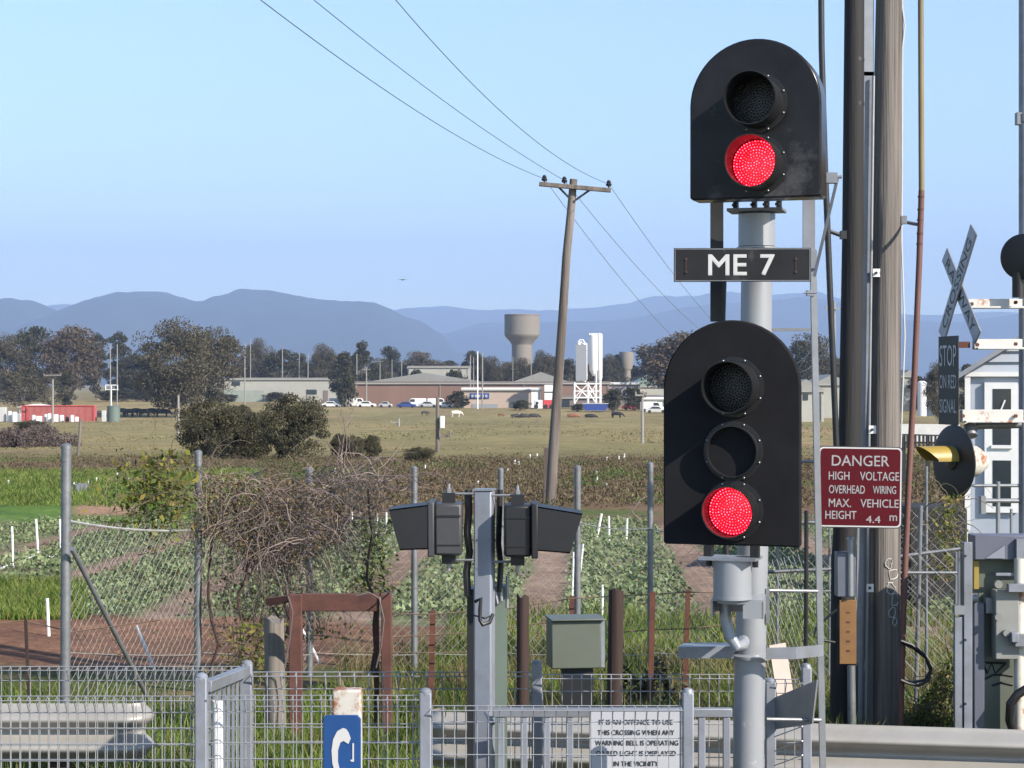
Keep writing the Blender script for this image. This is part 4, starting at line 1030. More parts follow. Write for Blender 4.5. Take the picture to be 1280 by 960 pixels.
def s6(rs):
    u=rs.uniform(1140,1197); return P(u,rs.uniform(900-(u-1140)*1.7,905),13.5+rs.uniform(-.2,.3))
leafy('weeds','tall yellowing weeds in the corner left of the white channel post',s6,160,.35,900,.035,'vleaf',26)
mb=MB()
for pl in ([(445,745),(462,741),(474,748),(480,775),(476,810),(470,835)],[(360,745),(366,765),(362,800),(356,835)],[(330,590),(303,600),(300,625)],[(330,588),(303,598)],[(800,650),(790,640),(800,625),(806,622)],[(788,640),(783,648)],[(455,725),(475,732),(488,742)]):
    mb.tube([P(a,b_,12.9 if b_>740 else 16.9) for a,b_ in pl],.006,6)
tag(mb.build('dry_stalks','stem1'),'long bare pale vine stalks curling over the rusty frame','stalks')
# dark leaf clump put in for the ground shadow beside the box
o=weedmass('shadow_clump',X(810,14.6),14.6,.42,.25,.45,1500,.06,'bush'); tag(o,'dark leaf clump standing in for the shadow right of the grey green box','scrub')
# ------------------------------------------------------------------ weld mesh pedestrian fences
def weldmesh(a, b_, ztop, zbot, sx, sz, r=.0024, loop=.05, first=0.0):
    """a,b_: (x,Y) ends. vertical wires with a folded triangular top, horizontal wires"""
    mb=MB(); A=Vector((a[0],a[1],0));B=Vector((b_[0],b_[1],0)); d=(B-A); L_=d.length; d.normalize(); nrm=Vector((d.y,-d.x,0))
    if nrm.y>0: nrm=-nrm
    n=int(L_/sx)
    for i in range(n+1):
        p=A+d*(first+i*sx); w_=random.gauss(0,.0015)
        mb.tube([p+Vector((w_,0,zbot)),p+Vector((0,0,ztop)),p+nrm*loop+Vector((0,0,ztop-.012)),p+nrm*.004+Vector((0,0,ztop-loop*1.35))],r,5)
    z=ztop-.002; zs=[ztop, ztop-loop*1.35]; zz=zs[-1]-sz
    while zz>zbot: zs.append(zz); zz-=sz
    for z in zs: mb.tube([A+nrm*.004+Vector((0,0,z)),B+nrm*.004+Vector((0,0,z))],r,5)
    mb.tube([A+nrm*loop+Vector((0,0,ztop-.012)),B+nrm*loop+Vector((0,0,ztop-.012))],r,5)
    return mb
def fpost(px, top, Y, wd, par, m='gpaint'):
    mb=MB(); w_=wd/F*Y/2; x=X(px,Y); zt=Z(top,Y)
    mb.box(x-w_,x+w_,Y-w_,Y+w_,-.1,zt-.01); o=mb.build('post',m,par,bevel=.006)
    mb=MB(); mb.lathe([(w_*1.05,-.016),(w_*1.02,.0),(w_*.7,.01),(.004,.014)],(x,Y,zt-.006),n=20); mb.build('post_cap',m,o)
YN=8.0; YF=9.3
zn=Z(877,YN); zf=Z(840,YF)
t=thing('mesh_fence','nearer galvanised weld mesh fence across the bottom of the photo','fence',(X(500,YN),YN,0))
for a,tp,wd in ((252,843,15),(532,862,15),(860,862,14)): fpost(a,tp,YN,wd,t)
weldmesh((X(-70,YN),YN),(X(245,YN),YN),Z(870,YN),.05,.0395,.0655,.0022).build('mesh','wire',t,smooth=0)
weldmesh((X(259,YN),YN+.02),(X(525,YN),YN+.02),Z(870,YN),.05,.0395,.0655,.0020).build('mesh','wire',t,smooth=0)
weldmesh((X(540,YN),YN),(X(853,YN),YN),Z(882,YN),.05,.047,.068,.0022).build('mesh','wire',t,smooth=0)
t=thing('mesh_fence','farther galvanised weld mesh fence with its top above the nearer one','fence',(X(500,YF),YF,0))
for a,tp,wd in ((309,827,13),(671,827,13),(963,849,13),(1008,831,12)): fpost(a,tp,YF,wd,t)
weldmesh((X(-70,YF),YF),(X(302,YF),YF),Z(833,YF),.05,.0465,.078,.0024).build('mesh','wire',t,smooth=0)
weldmesh((X(316,YF),YF),(X(664,YF),YF),zf,.05,.0705,.085,.0028,.06).build('mesh','wire',t,smooth=0)
weldmesh((X(678,YF),YF),(X(957,YF),YF),Z(843,YF),.05,.0475,.08,.0026,.06).build('mesh','wire',t,smooth=0)
weldmesh((X(969,YF),YF),(X(1002,YF),YF),Z(849,YF),.05,.0475,.08,.0022).build('mesh','wire',t,smooth=0)
# side gate at left linking both fences
t=thing('side_panel','short grey barred side panel joining the two mesh fences at left','fence panel',(X(280,8.6),8.6,0))
A=Vector((X(258,YN+.1),YN+.1,Z(858,YN+.1)));B=Vector((X(304,YF-.05),YF-.05,Z(840,YF-.05)))
mb=MB(); mb.bar(A,B,.045,.05); mb.build('top_rail','gpaint',t,bevel=.004)
for i in range(8):
    p=A.lerp(B,(i+.6)/8); mb=MB(); mb.bar((p.x,p.y,0),(p.x,p.y,p.z-.02),.012,.012); mb.build('bar','gpaint',t)
mb=MB(); mb.tube([(X(274,8.1),8.1,-.05),(X(272,8.1),8.1,Z(876,8.1))],.022,14); tag(mb.build('marker_tube','pvc'),'upright white tube with a rounded top behind the mesh beside the side panel','post')
# grey picket gate
Y=8.65; t=thing('picket_gate','grey steel picket gate behind the nearer mesh near the notice','gate',(X(760,Y),Y,0))
mb=MB(); mb.box(X(616,Y),X(915,Y),Y-.02,Y+.02,Z(896,Y),Z(885,Y)); mb.build('top_rail','gpaint',t,bevel=.004)
for i,a in enumerate((626,655,683.5,712,741,770,799,828,877,908)):
    mb=MB(); w_=4.4/F*Y; mb.box(X(a,Y)-w_,X(a,Y)+w_,Y-.016,Y+.016,.08,Z(896.2,Y)); mb.build('picket','gpaint',t,bevel=.003)
# notice
Y=8.3; t=thing('warning_notice','white notice with black warning text hung behind the mesh','sign',(X(795,Y),Y,.3)); k=Y/F
fm=frame(P(795,960,Y),0); mb=MB(fm); mb.box(-57*k,57*k,-60*k,72*k,-.004,0); mb.build('panel','signwhite',t)
mb=MB(fm); 
for a,b_,c_,d in ((-57,57,71,72.5),(-57,-56,-60,72),(56,57,-60,72)): mb.box(a*k,b_*k,c_*k,d*k,-.005,.002)
mb.build('border','gpaint',t)
for i,(s,wd,cx) in enumerate((('IT IS AN OFFENCE TO USE',92,0),('THIS CROSSING WHEN ANY',96,0),('WARNING BELL IS OPERATING',104,1),('OR RED LIGHT IS DISPLAYED',100,0),('IN THE VICINITY',56,0))):
    fit_text(s,fm,cx*k,(57.5-13*i)*k,wd*k,6.4*k,'letterblack',t,bold=.0003)
# phone sign
Y=7.55; t=thing('emergency_phone_post','blue telephone sign on a rusted white post at the bottom of the photo','sign',(X(430,Y),Y,0)); k=Y/F
mb=MB(); mb.box(X(415.5,Y),X(451,Y),Y,Y+.09,0,Z(863,Y)); mb.build('post','whiterust',t,bevel=.008)
fm=frame(P(427.5,940,Y-.012),0); 
def rrect(x0,x1,y0,y1,r,n=6):
    out=[]
    for cx,cy,a0 in ((x1-r,y1-r,0),(x0+r,y1-r,90),(x0+r,y0+r,180),(x1-r,y0+r,270)):
        for i in range(n+1): a=R(a0+90*i/n); out.append((cx+r*math.cos(a),cy+r*math.sin(a)))
    return out
mb=MB(fm); mb.prism(rrect(-23.5*k,23.5*k,-60*k,46*k,6*k),-.01,0); mb.build('sign_plate','blue',t,bevel=.003)
# handset symbol
out=[(5,29),(1,30),(-6,26),(-11,16),(-13,2),(-12,-14),(-8,-28),(0,-36),(8,-34),(11,-27),(3,-20),(-3,-21),(-5,-12),(-5,2),(-2,12),(2,14),(8,10),(11,17),(8,25)]
mb=MB(fm); mb.prism([(a*k,b_*k) for a,b_ in out],.001,.003); mb.build('handset_symbol','letter',t,smooth=0)
mb=MB(fm); mb.prism([(12*k,-12*k),(15*k,-12*k),(15*k,11*k),(13*k,11*k),(13*k,-9*k),(10*k,-10*k)],.001,.003); mb.build('cord_symbol','letter',t,smooth=0)
# right return panel
Y=9.0; t=thing('gusset_panel','bent grey steel panel between two short posts right of the signal mast','panel',(X(990,Y),Y,.4))
mb=MB(); q=[P(968,872,9.28),P(1021,850,8.9),P(1015,905,8.95),P(968,912,9.28)]
mb.add([v_ for v_ in q]+[v_+Vector((.01,.02,0)) for v_ in q],[(0,1,2,3),(7,6,5,4),(0,4,5,1),(1,5,6,2),(2,6,7,3),(3,7,4,0)]); mb.build('sheet','galv',t,smooth=0)
mb=MB()
for i in range(4): mb.tube([P(968,921+i*18,9.2),P(1003,908+i*18,8.95)],.003,5)
split(mb,'bar','wire',t)
# ------------------------------------------------------------------ W beam guard rails
def wbeam(A, B, ztop, label, bull=None, hgt=.31, posts_at=(), zdrop=0):
    t=thing('guard_rail',label,'guard rail',(A[0],A[1],0))
    prof=[]; n=36
    for i in range(n+1):
        s=i/n; prof.append((.042*math.cos(2*math.pi*s*2)*(-1)+.0, -s*hgt))
    A=Vector((A[0],A[1],ztop));B=Vector((B[0],B[1],ztop-zdrop)); d=(B-A).normalized(); nr=Vector((d.y,-d.x,0)); nr=nr if nr.y<0 else -nr
    mb=MB(); ends=[A+(B-A)*i/40 for i in range(41)]; vs=[]
    for e in ends:
        for o_,z in prof: vs.append(e+nr*o_+Vector((0,0,z)))
        for o_,z in reversed(prof): vs.append(e+nr*(o_-.006)+Vector((0,0,z)))
    m=2*(n+1); fs=[(i*m+j,i*m+(j+1)%m,(i+1)*m+(j+1)%m,(i+1)*m+j) for i in range(40) for j in range(m)]
    fs+=[tuple(range(m)),tuple(40*m+j for j in range(m))]
    mb.add(vs,fs); mb.build('beam','rail',t,smooth=60)
    if bull:
        mb=MB(); c=B if bull>0 else A; c=c+Vector((0,.0,0)); pts=[]
        vs=[];K=14
        for i in range(K+1):
            a=R(180*i/K); off=Vector((math.sin(a)*.10*bull,0,0)); back=(1-math.cos(a))*.11
            for o_,z in prof: vs.append(c+off*(1+ (o_*6 if 1 else 0))+Vector((0,back-o_*math.cos(a),0))+Vector((0,0,z)))
        m=n+1; mb.add(vs,[(i*m+j,i*m+j+1,(i+1)*m+j+1,(i+1)*m+j) for i in range(K) for j in range(n)]); mb.build('end_cap','rail',t,smooth=60)
    for s in posts_at:
        e=A.lerp(B,s); mb=MB(); mb.box(e.x-.05,e.x+.05,e.y+.06,e.y+.17,-.3,ztop-.03); mb.build('post','stump',t)
wbeam((X(-160,10.2),10.2),(X(158,10.2),10.2),Z(881,10.2),'pale guard rail with rounded end behind the mesh at bottom left',bull=1,posts_at=(.3,.72))
wbeam((X(556,10.7),10.7),(X(1480,10.0),10.0),.565,'galvanised guard rail running right from the pedestrian lamps to the photo edge',bull=-1,posts_at=(.12,.32,.9))
# concrete kerb strip behind guardrail at right, seen below the beam
mb=MB(); mb.box(X(1010,9.4),X(1500,9.4),9.0,9.7,-.02,.28); 
tag(mb.build('low_concrete_wall','concrete',bevel=.02),'low pale concrete wall under the guard rail at bottom right','wall')
# ------------------------------------------------------------------ pedestrian lamps on square post
Y=8.85; t=thing('pedestrian_signal','grey square post carrying two black pedestrian lamps back to back','pedestrian signal',(X(602,Y),Y,0)); k=Y/F
fm=frame(P(603,780,Y),12)
mb=MB(fm); mb.box(-11.5*k,11.5*k,-300*k,166*k,-.085,0); mb.build('post','gpaint',t,bevel=.008)
mb=MB(fm); mb.box(-12.5*k,12.5*k,166.3*k,168.5*k,-.09,.004); mb.build('post_cap','galv',t)
mb=MB(); mb.box(X(584,9.1),X(592,9.1),9.05,9.2,0,Z(735,9.1)); mb.build('rear_channel','darkpole',t)
mb=MB(); mb.box(X(614,9.1),X(634,9.1),9.1,9.22,0.3,Z(733,9.1)); mb.build('rear_panel','tank',t)
mb=MB(); mb.tube([P(634,720,9.0),P(634,760,9.0)],.008,8); mb.tube([P(619,740,8.95),P(622,755,8.95),P(627,751,8.95),P(626,735,8.95)],.008,8); mb.build('latch','galv',t)
# left head: housing + visor to the left
def ped(cx0,cx1,t0,b0,vx,vy0,vy1,side,hm_):
    Yh=8.85
    h=MB(); x0,x1=X(cx0,Yh),X(cx1,Yh); z0_,z1_=Z(b0,Yh),Z(t0,Yh); h.box(x0,x1,Yh-.10,Yh+.12,z0_,z1_); ho_=h.build('lamp_housing',hm_,t,bevel=.012)
    # vent band and door edge
    b_=MB(); b_.box(x0+.006,x1-.006,Yh-.104,Yh-.09,z0_+.045,z0_+.05); b_.box(x0+.006,x1-.006,Yh-.105,Yh-.09,z1_-.06,z1_-.052); b_.build('band','blackin',ho_)
    xin = x0 if side<0 else x1
    f_=MB(); f_.box(min(xin,xin+side*.03),max(xin,xin+side*.03),Yh-.125,Yh+.145,z0_-.005,z1_+.008); f_.build('lamp_door','ledbox' if hm_=='ledbox' else 'visor',ho_,bevel=.006)
    # visor: open tapered hood of three walls
    xa=xin+side*.03; xb=X(vx,Yh); v=MB(); zt0=z1_-.004; zb0=z0_+.03; ztv=Z(vy0,Yh); zbv=Z(vy1,Yh); xbb=xa+(xb-xa)*.72
    yA,yB=Yh-.12,Yh+.14; th=.006
    top=[(xa,yA,zt0),(xb,yA,ztv),(xb,yB,ztv),(xa,yB,zt0)]
    fr=[(xa,yA,zt0),(xb,yA,ztv),(xbb,yA,zbv),(xa,yA,zb0)]
    def slab(q,off):
        q2=[Vector(p_)+Vector(off) for p_ in q]; v.add(q+q2,[(0,1,2,3),(7,6,5,4),(0,4,5,1),(1,5,6,2),(2,6,7,3),(3,7,4,0)])
    slab(top,(0,0,-th)); slab(fr,(0,th,0)); slab([(p_[0],yB-th,p_[2]) for p_ in fr],(0,th,0)); slab([(xa,yA,zb0),(xbb,yA,zbv),(xbb,yB,zbv),(xa,yB,zb0)],(0,0,th))
    v.build('visor','visor',ho_)
    l=MB(); l.box(min(xa,xa-side*.004),max(xa,xa-side*.004)+.001,Yh-.09,Yh+.11,z0_+.03,z1_-.03); l.build('lens','lensoff',ho_)
    # pivots
    xm=(x0+x1)/2; p_=MB(); p_.box(xm-.03,xm+.03,Yh-.03,Yh+.03,z1_,z1_+.045); p_.box(xm-.032,xm+.032,Yh-.03,Yh+.03,z0_-.045,z0_); split(p_,'pivot_block','visor',ho_)
    p_=MB(); p_.tube([(xm,Yh,z1_+.045),(xm,Yh,z1_+.085)],.007,8); p_.lathe([(.012,0),(.012,.02)],(xm,Yh,z1_+.045),n=6); p_.tube([(xm,Yh,z0_-.045),(xm,Yh,z0_-.08)],.009,8); p_.build('bolt','galv',ho_)
    p_=MB(); xp=X(592 if side<0 else 614,Yh)
    for z_ in (z1_+.04,z0_-.03): p_.tube([(xm,Yh,z_),(xp,Yh,z_)],.006,6)
    split(p_,'mounting_rod','galvd',ho_)
ped(544,578,628,692,488,635,685,-1,'ledbox')
ped(630,664,630,694,727,640,689,1,'visor')
mb=MB(); mb.tube([P(585,612,8.9),P(586,640,8.9),P(584,665,8.9),P(587,690,8.9),P(583,715,8.9),P(585,745,8.9)],.017,8); mb.tube([P(625,612,8.95),P(624,650,8.95),P(623,680,8.95),P(626,705,8.95),P(624,740,8.95)],.014,8); split(mb,'cable_run','cable',t)
mb=MB(); mb.tube([P(594,752,8.72),P(601,748,8.7),P(600,762,8.7),P(600,775,8.7),P(603,781,8.7),P(612,778,8.72),P(616,768,8.75)],.009,8); mb.tube([P(592,769,8.75),P(606,773,8.7),P(613,770,8.73)],.004,6); split(mb,'loose_cable','cable',t)
mb=MB(); mb.tube([P(613,895,8.72),P(612,920,8.7),P(615,960,8.7)],.012,8); mb.tube([P(608,890,8.75),P(616,905,8.7)],.012,8); split(mb,'conduit','galv',t)
# ------------------------------------------------------------------ main signal
YS=8.6; k=YS/F; TL=18
def arch(w_,h,r=None,n=28,rc=.012):
    r=w_/2; pts=[(-w_/2+rc*0,0),]
    pts=[(-w_/2+rc,0),(w_/2-rc,0),(w_/2-rc*.3,rc*.3),(w_/2,rc),(w_/2,h-r)]
    for i in range(1,n): a=math.pi*i/n; pts.append((r*math.cos(a),h-r+r*math.sin(a)))
    pts+=[(-w_/2,h-r),(-w_/2,rc),(-w_/2+rc*.3,rc*.3)]
    return pts
sig=thing('railway_signal','tall grey mast with two black arched signal heads showing red and an ME 7 plate','railway signal',(X(936,8.95),8.95,0))
cosT=math.cos(R(TL))
def led_dots(fm,cx,cy,r,par,z):
    mb=MB(fm); rings=8
    for i in range(rings+1):
        rr=r*i/rings*.95; n=max(1,int(6.1*i))
        for j in range(n):
            a=2*math.pi*j/n+i*.4; x,y=cx+rr*math.cos(a),cy+rr*math.sin(a); s=.0027
            mb.add([(x+s*math.cos(q),y+s*math.sin(q),z) for q in np.linspace(0,2*math.pi,7)[:-1]]+[(x,y,z+.002)],[(q,(q+1)%6,6) for q in range(6)])
    return mb.build('leds','led',par,smooth=0)
def head(name,pxc,base,wpx,hpx,depth,lens,tilt,mname):
    fm=frame(P(pxc,base,YS),tilt); ef=math.cos(R(tilt))+.12*math.sin(R(tilt)); w_=wpx*k/ef; h=hpx*k
    mb=MB(fm); mb.prism(arch(w_,h),-depth,0); hd=mb.build(name,mname,sig,bevel=.008 if depth<.1 else .02,smooth=40)
    for (px,py,rp,L_,lit) in lens:
        cx=(px-pxc)*k/ef; cy=(base-py)*k; r=rp*k
        # flange ring + hood
        mb=MB(fm); mb.lathe([(r*1.22,.0),(r*1.22,.008),(r*1.02,.010),(r*1.02,0)],(cx,cy,0),n=40,closed=True); mb.build('hood_flange','blackin',hd)
        mb=MB(fm); n=40; vs=[];
        for rr,zz_ in ((r*1.04,.008),(r*1.04,1),(r*1.0,1),(r*1.0,.008)):
            for j in range(n):
                a=2*math.pi*j/n; up=math.sin(a); z_=zz_ if zz_<.5 else L_*(1+.12*up)
                vs.append((cx+rr*math.cos(a),cy+rr*math.sin(a),z_))
        mb.add(vs,[(i*n+j,i*n+(j+1)%n,((i+1)%4)*n+(j+1)%n,((i+1)%4)*n+j) for i in range(4) for j in range(n)]); mb.build('hood','blackin' if lit is not None else 'visor',hd,smooth=40)
        mb=MB(fm)
        for j in range(8):
            a=math.pi/8+2*math.pi*j/8; mb.lathe([(.0045,.006),(.0045,.012),(.002,.0145)],(cx+r*1.15*math.cos(a),cy+r*1.15*math.sin(a),0),n=8)
        split(mb,'bolt','galv',hd)
        if lit is None:
            mb=MB(fm); mb.lathe([(r,.0),(r,.012)],(cx,cy,0),n=36); mb.build('blank_plate','blackmatt',hd)
        elif lit:
            mb=MB(fm); mb.lathe([(r*.99,.0),(r*.98,.012),(r*.6,.018),(.001,.021)],(cx,cy,0),n=36); mb.build('lens','redglow',hd); led_dots(fm,cx,cy,r*.97,hd,.024)
        else:
            mb=MB(fm)
            mb.lathe([(r*.99,.0),(r*.98,.012),(r*.6,.018),(.001,.021)],(cx,cy,0),n=36); l=mb.build('lens','lensoff',hd)
            mb=MB(fm)
            for i in range(1,8):
                rr=r*i/8.4; n_=int(6*i)
                for j in range(n_):
                    a=2*math.pi*j/n_+i*.4; x,y=cx+rr*math.cos(a),cy+rr*math.sin(a); s=.0032
                    mb.add([(x+s*math.cos(q),y+s*math.sin(q),.022) for q in np.linspace(0,2*math.pi,7)[:-1]]+[(x,y,.026)],[(q,(q+1)%6,6) for q in range(6)])
            mb.build('led_studs','visor',l,smooth=0)
    return hd
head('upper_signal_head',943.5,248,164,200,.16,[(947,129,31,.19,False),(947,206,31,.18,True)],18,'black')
head('lower_signal_head',914,682,172,282,.035,[(918,484,31,.17,False),(917,564,31,.05,None),(917,638,31,.15,True)],TL,'blackmatt')
mb=MB(); Ym_=8.95
mb.tube([(X(934,Ym_),Ym_,-.1),P(936,900,Ym_),P(940.5,700,Ym_),P(944,500,Ym_),P(947,268,Ym_)],19.5/F*Ym_,28); mb.build('mast','mast',sig)
mb=MB(); c_=P(946,308,Ym_); mb.lathe([(23/F*Ym_,0),(23/F*Ym_,40/F*Ym_)],c_,n=28); mb.lathe([(25/F*Ym_,-.012),(25/F*Ym_,-.004)],c_,n=28); mb.build('collar','mast',sig)
mb=MB(frame(P(947,266,Ym_),14)); mb.box(-36*k,36*k,0,.014,-.06,.12); mb.build('mounting_flange','gpaint',sig,bevel=.002)
mb=MB(frame(P(947,262,Ym_),14))
for a in (-28,-4,12,28): mb.box((a-3)*k,(a+3)*k,.004,.06,-.02,.03); mb.lathe([(.013,.0),(.013,.012)],(a*k,.012,.06),'y',6)
split(mb,'mounting_bolt','blackin',sig)
# ME 7 plate
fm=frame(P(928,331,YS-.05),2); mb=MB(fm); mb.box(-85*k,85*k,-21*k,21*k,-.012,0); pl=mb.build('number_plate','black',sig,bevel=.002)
mb=MB(fm)
for q in (((-83.6,83.6),(19.2,20.2)),((-83.6,83.6),(-20.2,-19.2)),((-84,-83),(-20,20)),((83,84),(-20,20))): mb.box(q[0][0]*k,q[0][1]*k,q[1][0]*k,q[1][1]*k,0,.0015)
mb.build('plate_edging','galvd',pl)
fit_text('ME',fm,-18.5*k,0,48*k,26*k,'letter',pl,bold=.0018); fit_text('7',fm,31*k,0,18*k,26*k,'letter',pl,bold=.0018)
mb=MB(fm)
for a in (-70,66):
    mb.box((a-.8)*k,(a+.8)*k,-10*k,8*k,0,.003)
    for b_ in (-9,7): mb.lathe([(.008,0),(.006,.006)],(a*k,b_*k,0),n=8)
split(mb,'plate_fixing','stump',pl)
# bracket tube for lower head
Yb=8.5
mb=MB(); mb.lathe([(24/F*Yb,0),(24/F*Yb,Z(699,Yb)-Z(745,Yb))],P(915.5,745,Yb),n=28); mb.lathe([(25/F*Yb,-.012),(25/F*Yb,0)],P(915.5,745,Yb),n=28); mb.lathe([(19/F*Yb,-.03),(22/F*Yb,-.012)],P(915.5,745,Yb),n=28); mb.build('bracket_tube','mast',sig)
mb=MB(frame(P(915,699,Yb),TL)); mb.box(-37*k,34*k,0,.012,-.08,.09); mb.build('lower_flange','gpaint',sig)
mb=MB(frame(P(915,697,Yb),TL))
for a in (-29,29): mb.box((a-5)*k,(a+5)*k,.0,.055,-.02,.03); mb.lathe([(.014,-.04),(.014,.02)],(a*k,0,0),'y',6)
split(mb,'lower_bolt','blackin',sig)
mb=MB(frame(P(923,760,Yb),10)); 
mb.box(-33*k,31*k,9*k,11*k,-.22,.03); mb.box(-33*k,-31*k,-10*k,9*k,-.2,.03); mb.box(6*k,31*k,-12*k,9*k,.025,.03); mb.box(29*k,31*k,-12*k,9*k,-.2,.03); mb.box(-33*k,31*k,-11*k,9*k,-.2,-.195); mb.build('channel_bracket','mast',sig,smooth=0)
mb=MB(); mb.tube([P(906,752,8.6),P(907,775,8.6),P(912,795,8.58),P(921,808,8.56),P(928,806,8.62),P(929,802,8.8)],[.026,.026,.025,.024,.028,.03],14); mb.build('conduit_elbow','mast',sig)
mb=MB(); mb.lathe([(25/F*Ym_,-.008),(26/F*Ym_,.0),(26/F*Ym_,.01),(21/F*Ym_,.018)],P(938,821,Ym_),n=32); mb.build('mast_flange','mast',sig)
# step ring bars at y 806-822
mb=MB(); zA=Z(814,8.9); hh=15/F*8.9
mb.bar(P(849,814,9.0),P(918,813,8.85),hh,.03,up=(0,0,1)); 
mb=MB()
def vplate(a,b_,Ya,Yb_,t0,b0,t1,b1,th=.008):
    q=[P(a,t0,Ya),P(b_,t1,Yb_),P(b_,b1,Yb_),P(a,b0,Ya)]; q2=[p_+Vector((0,th,0)) for p_ in q]
    mb.add(q+q2,[(0,1,2,3),(7,6,5,4),(0,4,5,1),(1,5,6,2),(2,6,7,3),(3,7,4,0)])
vplate(848,917,8.8,8.8,809,823,808,823); vplate(958,995,8.8,8.8,810,824,809,824); vplate(994,1029,8.8,9.05,809,824,806,820)
vplate(850,917,9.1,9.1,806,809,805,808)
q=[P(848,809,8.8),P(917,808,8.8),P(917,803.5,9.15),P(856,803.5,9.15)]; mb.add(q,[(0,1,2,3)])
mb.build('step_bracket','gpaint',sig,smooth=0)
mb=MB(); mb.tube([P(958,738,8.95),P(1022,739,9.0)],.008,8); mb.tube([P(958,899,8.95),P(1026,900,9.0)],.009,8); mb.box(X(956,8.93),X(961,8.93),8.9,8.96,Z(778,8.93),Z(735,8.93)); split(mb,'stay_rod','galvd',sig)
# ladder
lad=thing('signal_ladder','slim grey ladder standing behind the signal mast','ladder',(X(1025,9.2),9.2,0)); Yl=9.15
mb=MB(); mb.bar(P(1011,200,Yl),P(1011,312,Yl),15/F*Yl,.02); mb.build('upper_stile','gpaint',lad)
mb=MB(); mb.bar(P(1016,312,Yl),P(1029,985,Yl),7.5/F*Yl,.03); mb.build('right_stile','galv',lad)
mb=MB(); mb.bar(P(896,210,Yl),P(896,402,Yl),16/F*Yl,.02) ; mb.build('left_stile','darkpole',lad)
mb=MB(); mb.tube([P(905,340,Yl),P(903,410,Yl),P(905,560,Yl),P(908,700,Yl)],.014,8); mb.build('left_cable','darkpole',lad)
for r0 in (412,):
    mb=MB(); mb.bar(P(955,r0,Yl),P(1012,r0,Yl),.014,.03,up=(0,-1,0)); mb.build('rung','galvd',lad)
mb=MB(); mb.box(X(1012,8.9),X(1046,8.9),8.88,8.93,Z(229,8.9),Z(216,8.9)); mb.tube([P(1046,221,8.9),P(1052,221,8.9)],.010,6); mb.bar(P(1047,222,8.9),P(1018,345,9.1),.012,.02); mb.box(X(1012,Yl),X(1020,Yl),Yl-.03,Yl,Z(336,Yl),Z(313,Yl)); mb.build('top_bracket','gpaint',lad)
for a,b_ in ((1011,366),):
    mb=MB(); mb.box(X(a-3,Yl),X(a+6,Yl),Yl-.03,Yl+.02,Z(b_+4,Yl),Z(b_-3,Yl)); mb.tube([P(a-6,b_,Yl-.03),P(a+10,b_,Yl-.03)],.004,5); mb.build('joint_plate','gpaint',lad)
# ------------------------------------------------------------------ large timber pole group at right
YP=13.3
t=thing('timber_power_pole','thick weathered timber power pole with graffiti and metal cable guard','power pole',(X(1103,YP),YP,gz(YP)))
mb=MB(); mb.tube([(X(1103,YP),YP,gz(YP)-.4),P(1103,915,YP),P(1105,560,YP),P(1108,260,YP),P(1112,0,YP),P(1115,-260,YP)],[.113,.112,.110,.103,.094,.085],28); mb.build('shaft','wood',t)
mb=MB(); 
for a,b_,c_,d in ((1081.5,1095,-120,92),):
    pass
mb.bar(P(1084,95,YP-.08),P(1086,-260,YP-.08),.085,.03); mb.build('upper_cable_guard','galv',t)
mb=MB(); mb.bar(P(1075,925,YP-.08),P(1086,90,YP-.08),.078,.03); mb.build('cable_guard','gpaint',t)
mb=MB(); mb.tube([P(1081.5,925,YP-.125),P(1092,95,YP-.125)],.010,8); split(mb,'conduit','galv',t)
mb=MB()
for b_,a in ((341,1094),(537,1089),(735,1086)): mb.box(X(a-3,YP-.13),X(a+6,YP-.13),YP-.135,YP-.12,Z(b_+5,YP-.13),Z(b_-5,YP-.13))
split(mb,'clip','white',t)
mb=MB()
for b_,a in ((341,1094),(537,1089),(735,1086)): mb.lathe([(.010,0),(.010,.012)],P(a+1.5,b_,YP-.148),'y',8)
split(mb,'clip_bolt','signback',t)
mb=MB(); mb.tube([P(1128,-30,YP-.05),P(1128,10,YP-.05),P(1131,32,YP-.06),P(1128,60,YP-.05),P(1127,300,YP),P(1131,420,YP-.06),P(1128,500,YP-.05),P(1126,560,YP-.05)],.006,6); mb.build('white_cable','whited',t)
mb=MB()  # graffiti
rs=random.Random(5)
for (cx,cy,rx,ry) in ((1107,703,5,6),(1113,716,6,7),(1110,733,6,7),(1115,748,5,7),(1112,764,5,7),(1115,775,3,5)):
    pts=[]
    for i in range(13):
        a=i/12*6.0+rs.uniform(-.3,.3)+cy; u=cx+rx*math.cos(a)+rs.gauss(0,.8); v_=cy+ry*math.sin(a)+rs.gauss(0,.8)
        dx=(u-1104)/F*YP; dy=-math.sqrt(max(0,.1135**2-dx*dx)); pts.append(P(u,v_,YP)+Vector((0,dy-.001,0)))
    mb.tube(pts,.0035,4)
mb.build('graffiti','whited',t)
mb=MB(); mb.tube([P(1112,908,YP),P(1123,800,YP-.05),P(1124,640,YP-.05)],.012,8); mb.build('side_batten','wood',t)
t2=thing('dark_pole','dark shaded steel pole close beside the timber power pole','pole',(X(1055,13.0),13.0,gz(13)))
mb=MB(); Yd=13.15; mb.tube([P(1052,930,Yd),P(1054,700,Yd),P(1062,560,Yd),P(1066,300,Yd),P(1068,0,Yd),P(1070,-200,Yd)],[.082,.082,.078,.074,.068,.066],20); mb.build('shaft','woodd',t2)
mb=MB()
for b_,a in ((75,1068),(205,1067),(290,1066.5),(420,1064),(130,1068)): mb.lathe([(.069,-.012),(.069,.012)],P(a,b_,Yd),n=20)
split(mb,'band','darkpole',t2)
mb=MB(); mb.box(X(1045,12.95),X(1068,12.95),12.9,13.02,Z(745,12.95),Z(690,12.95)); mb.build('junction_box','plate',t2,bevel=.004)
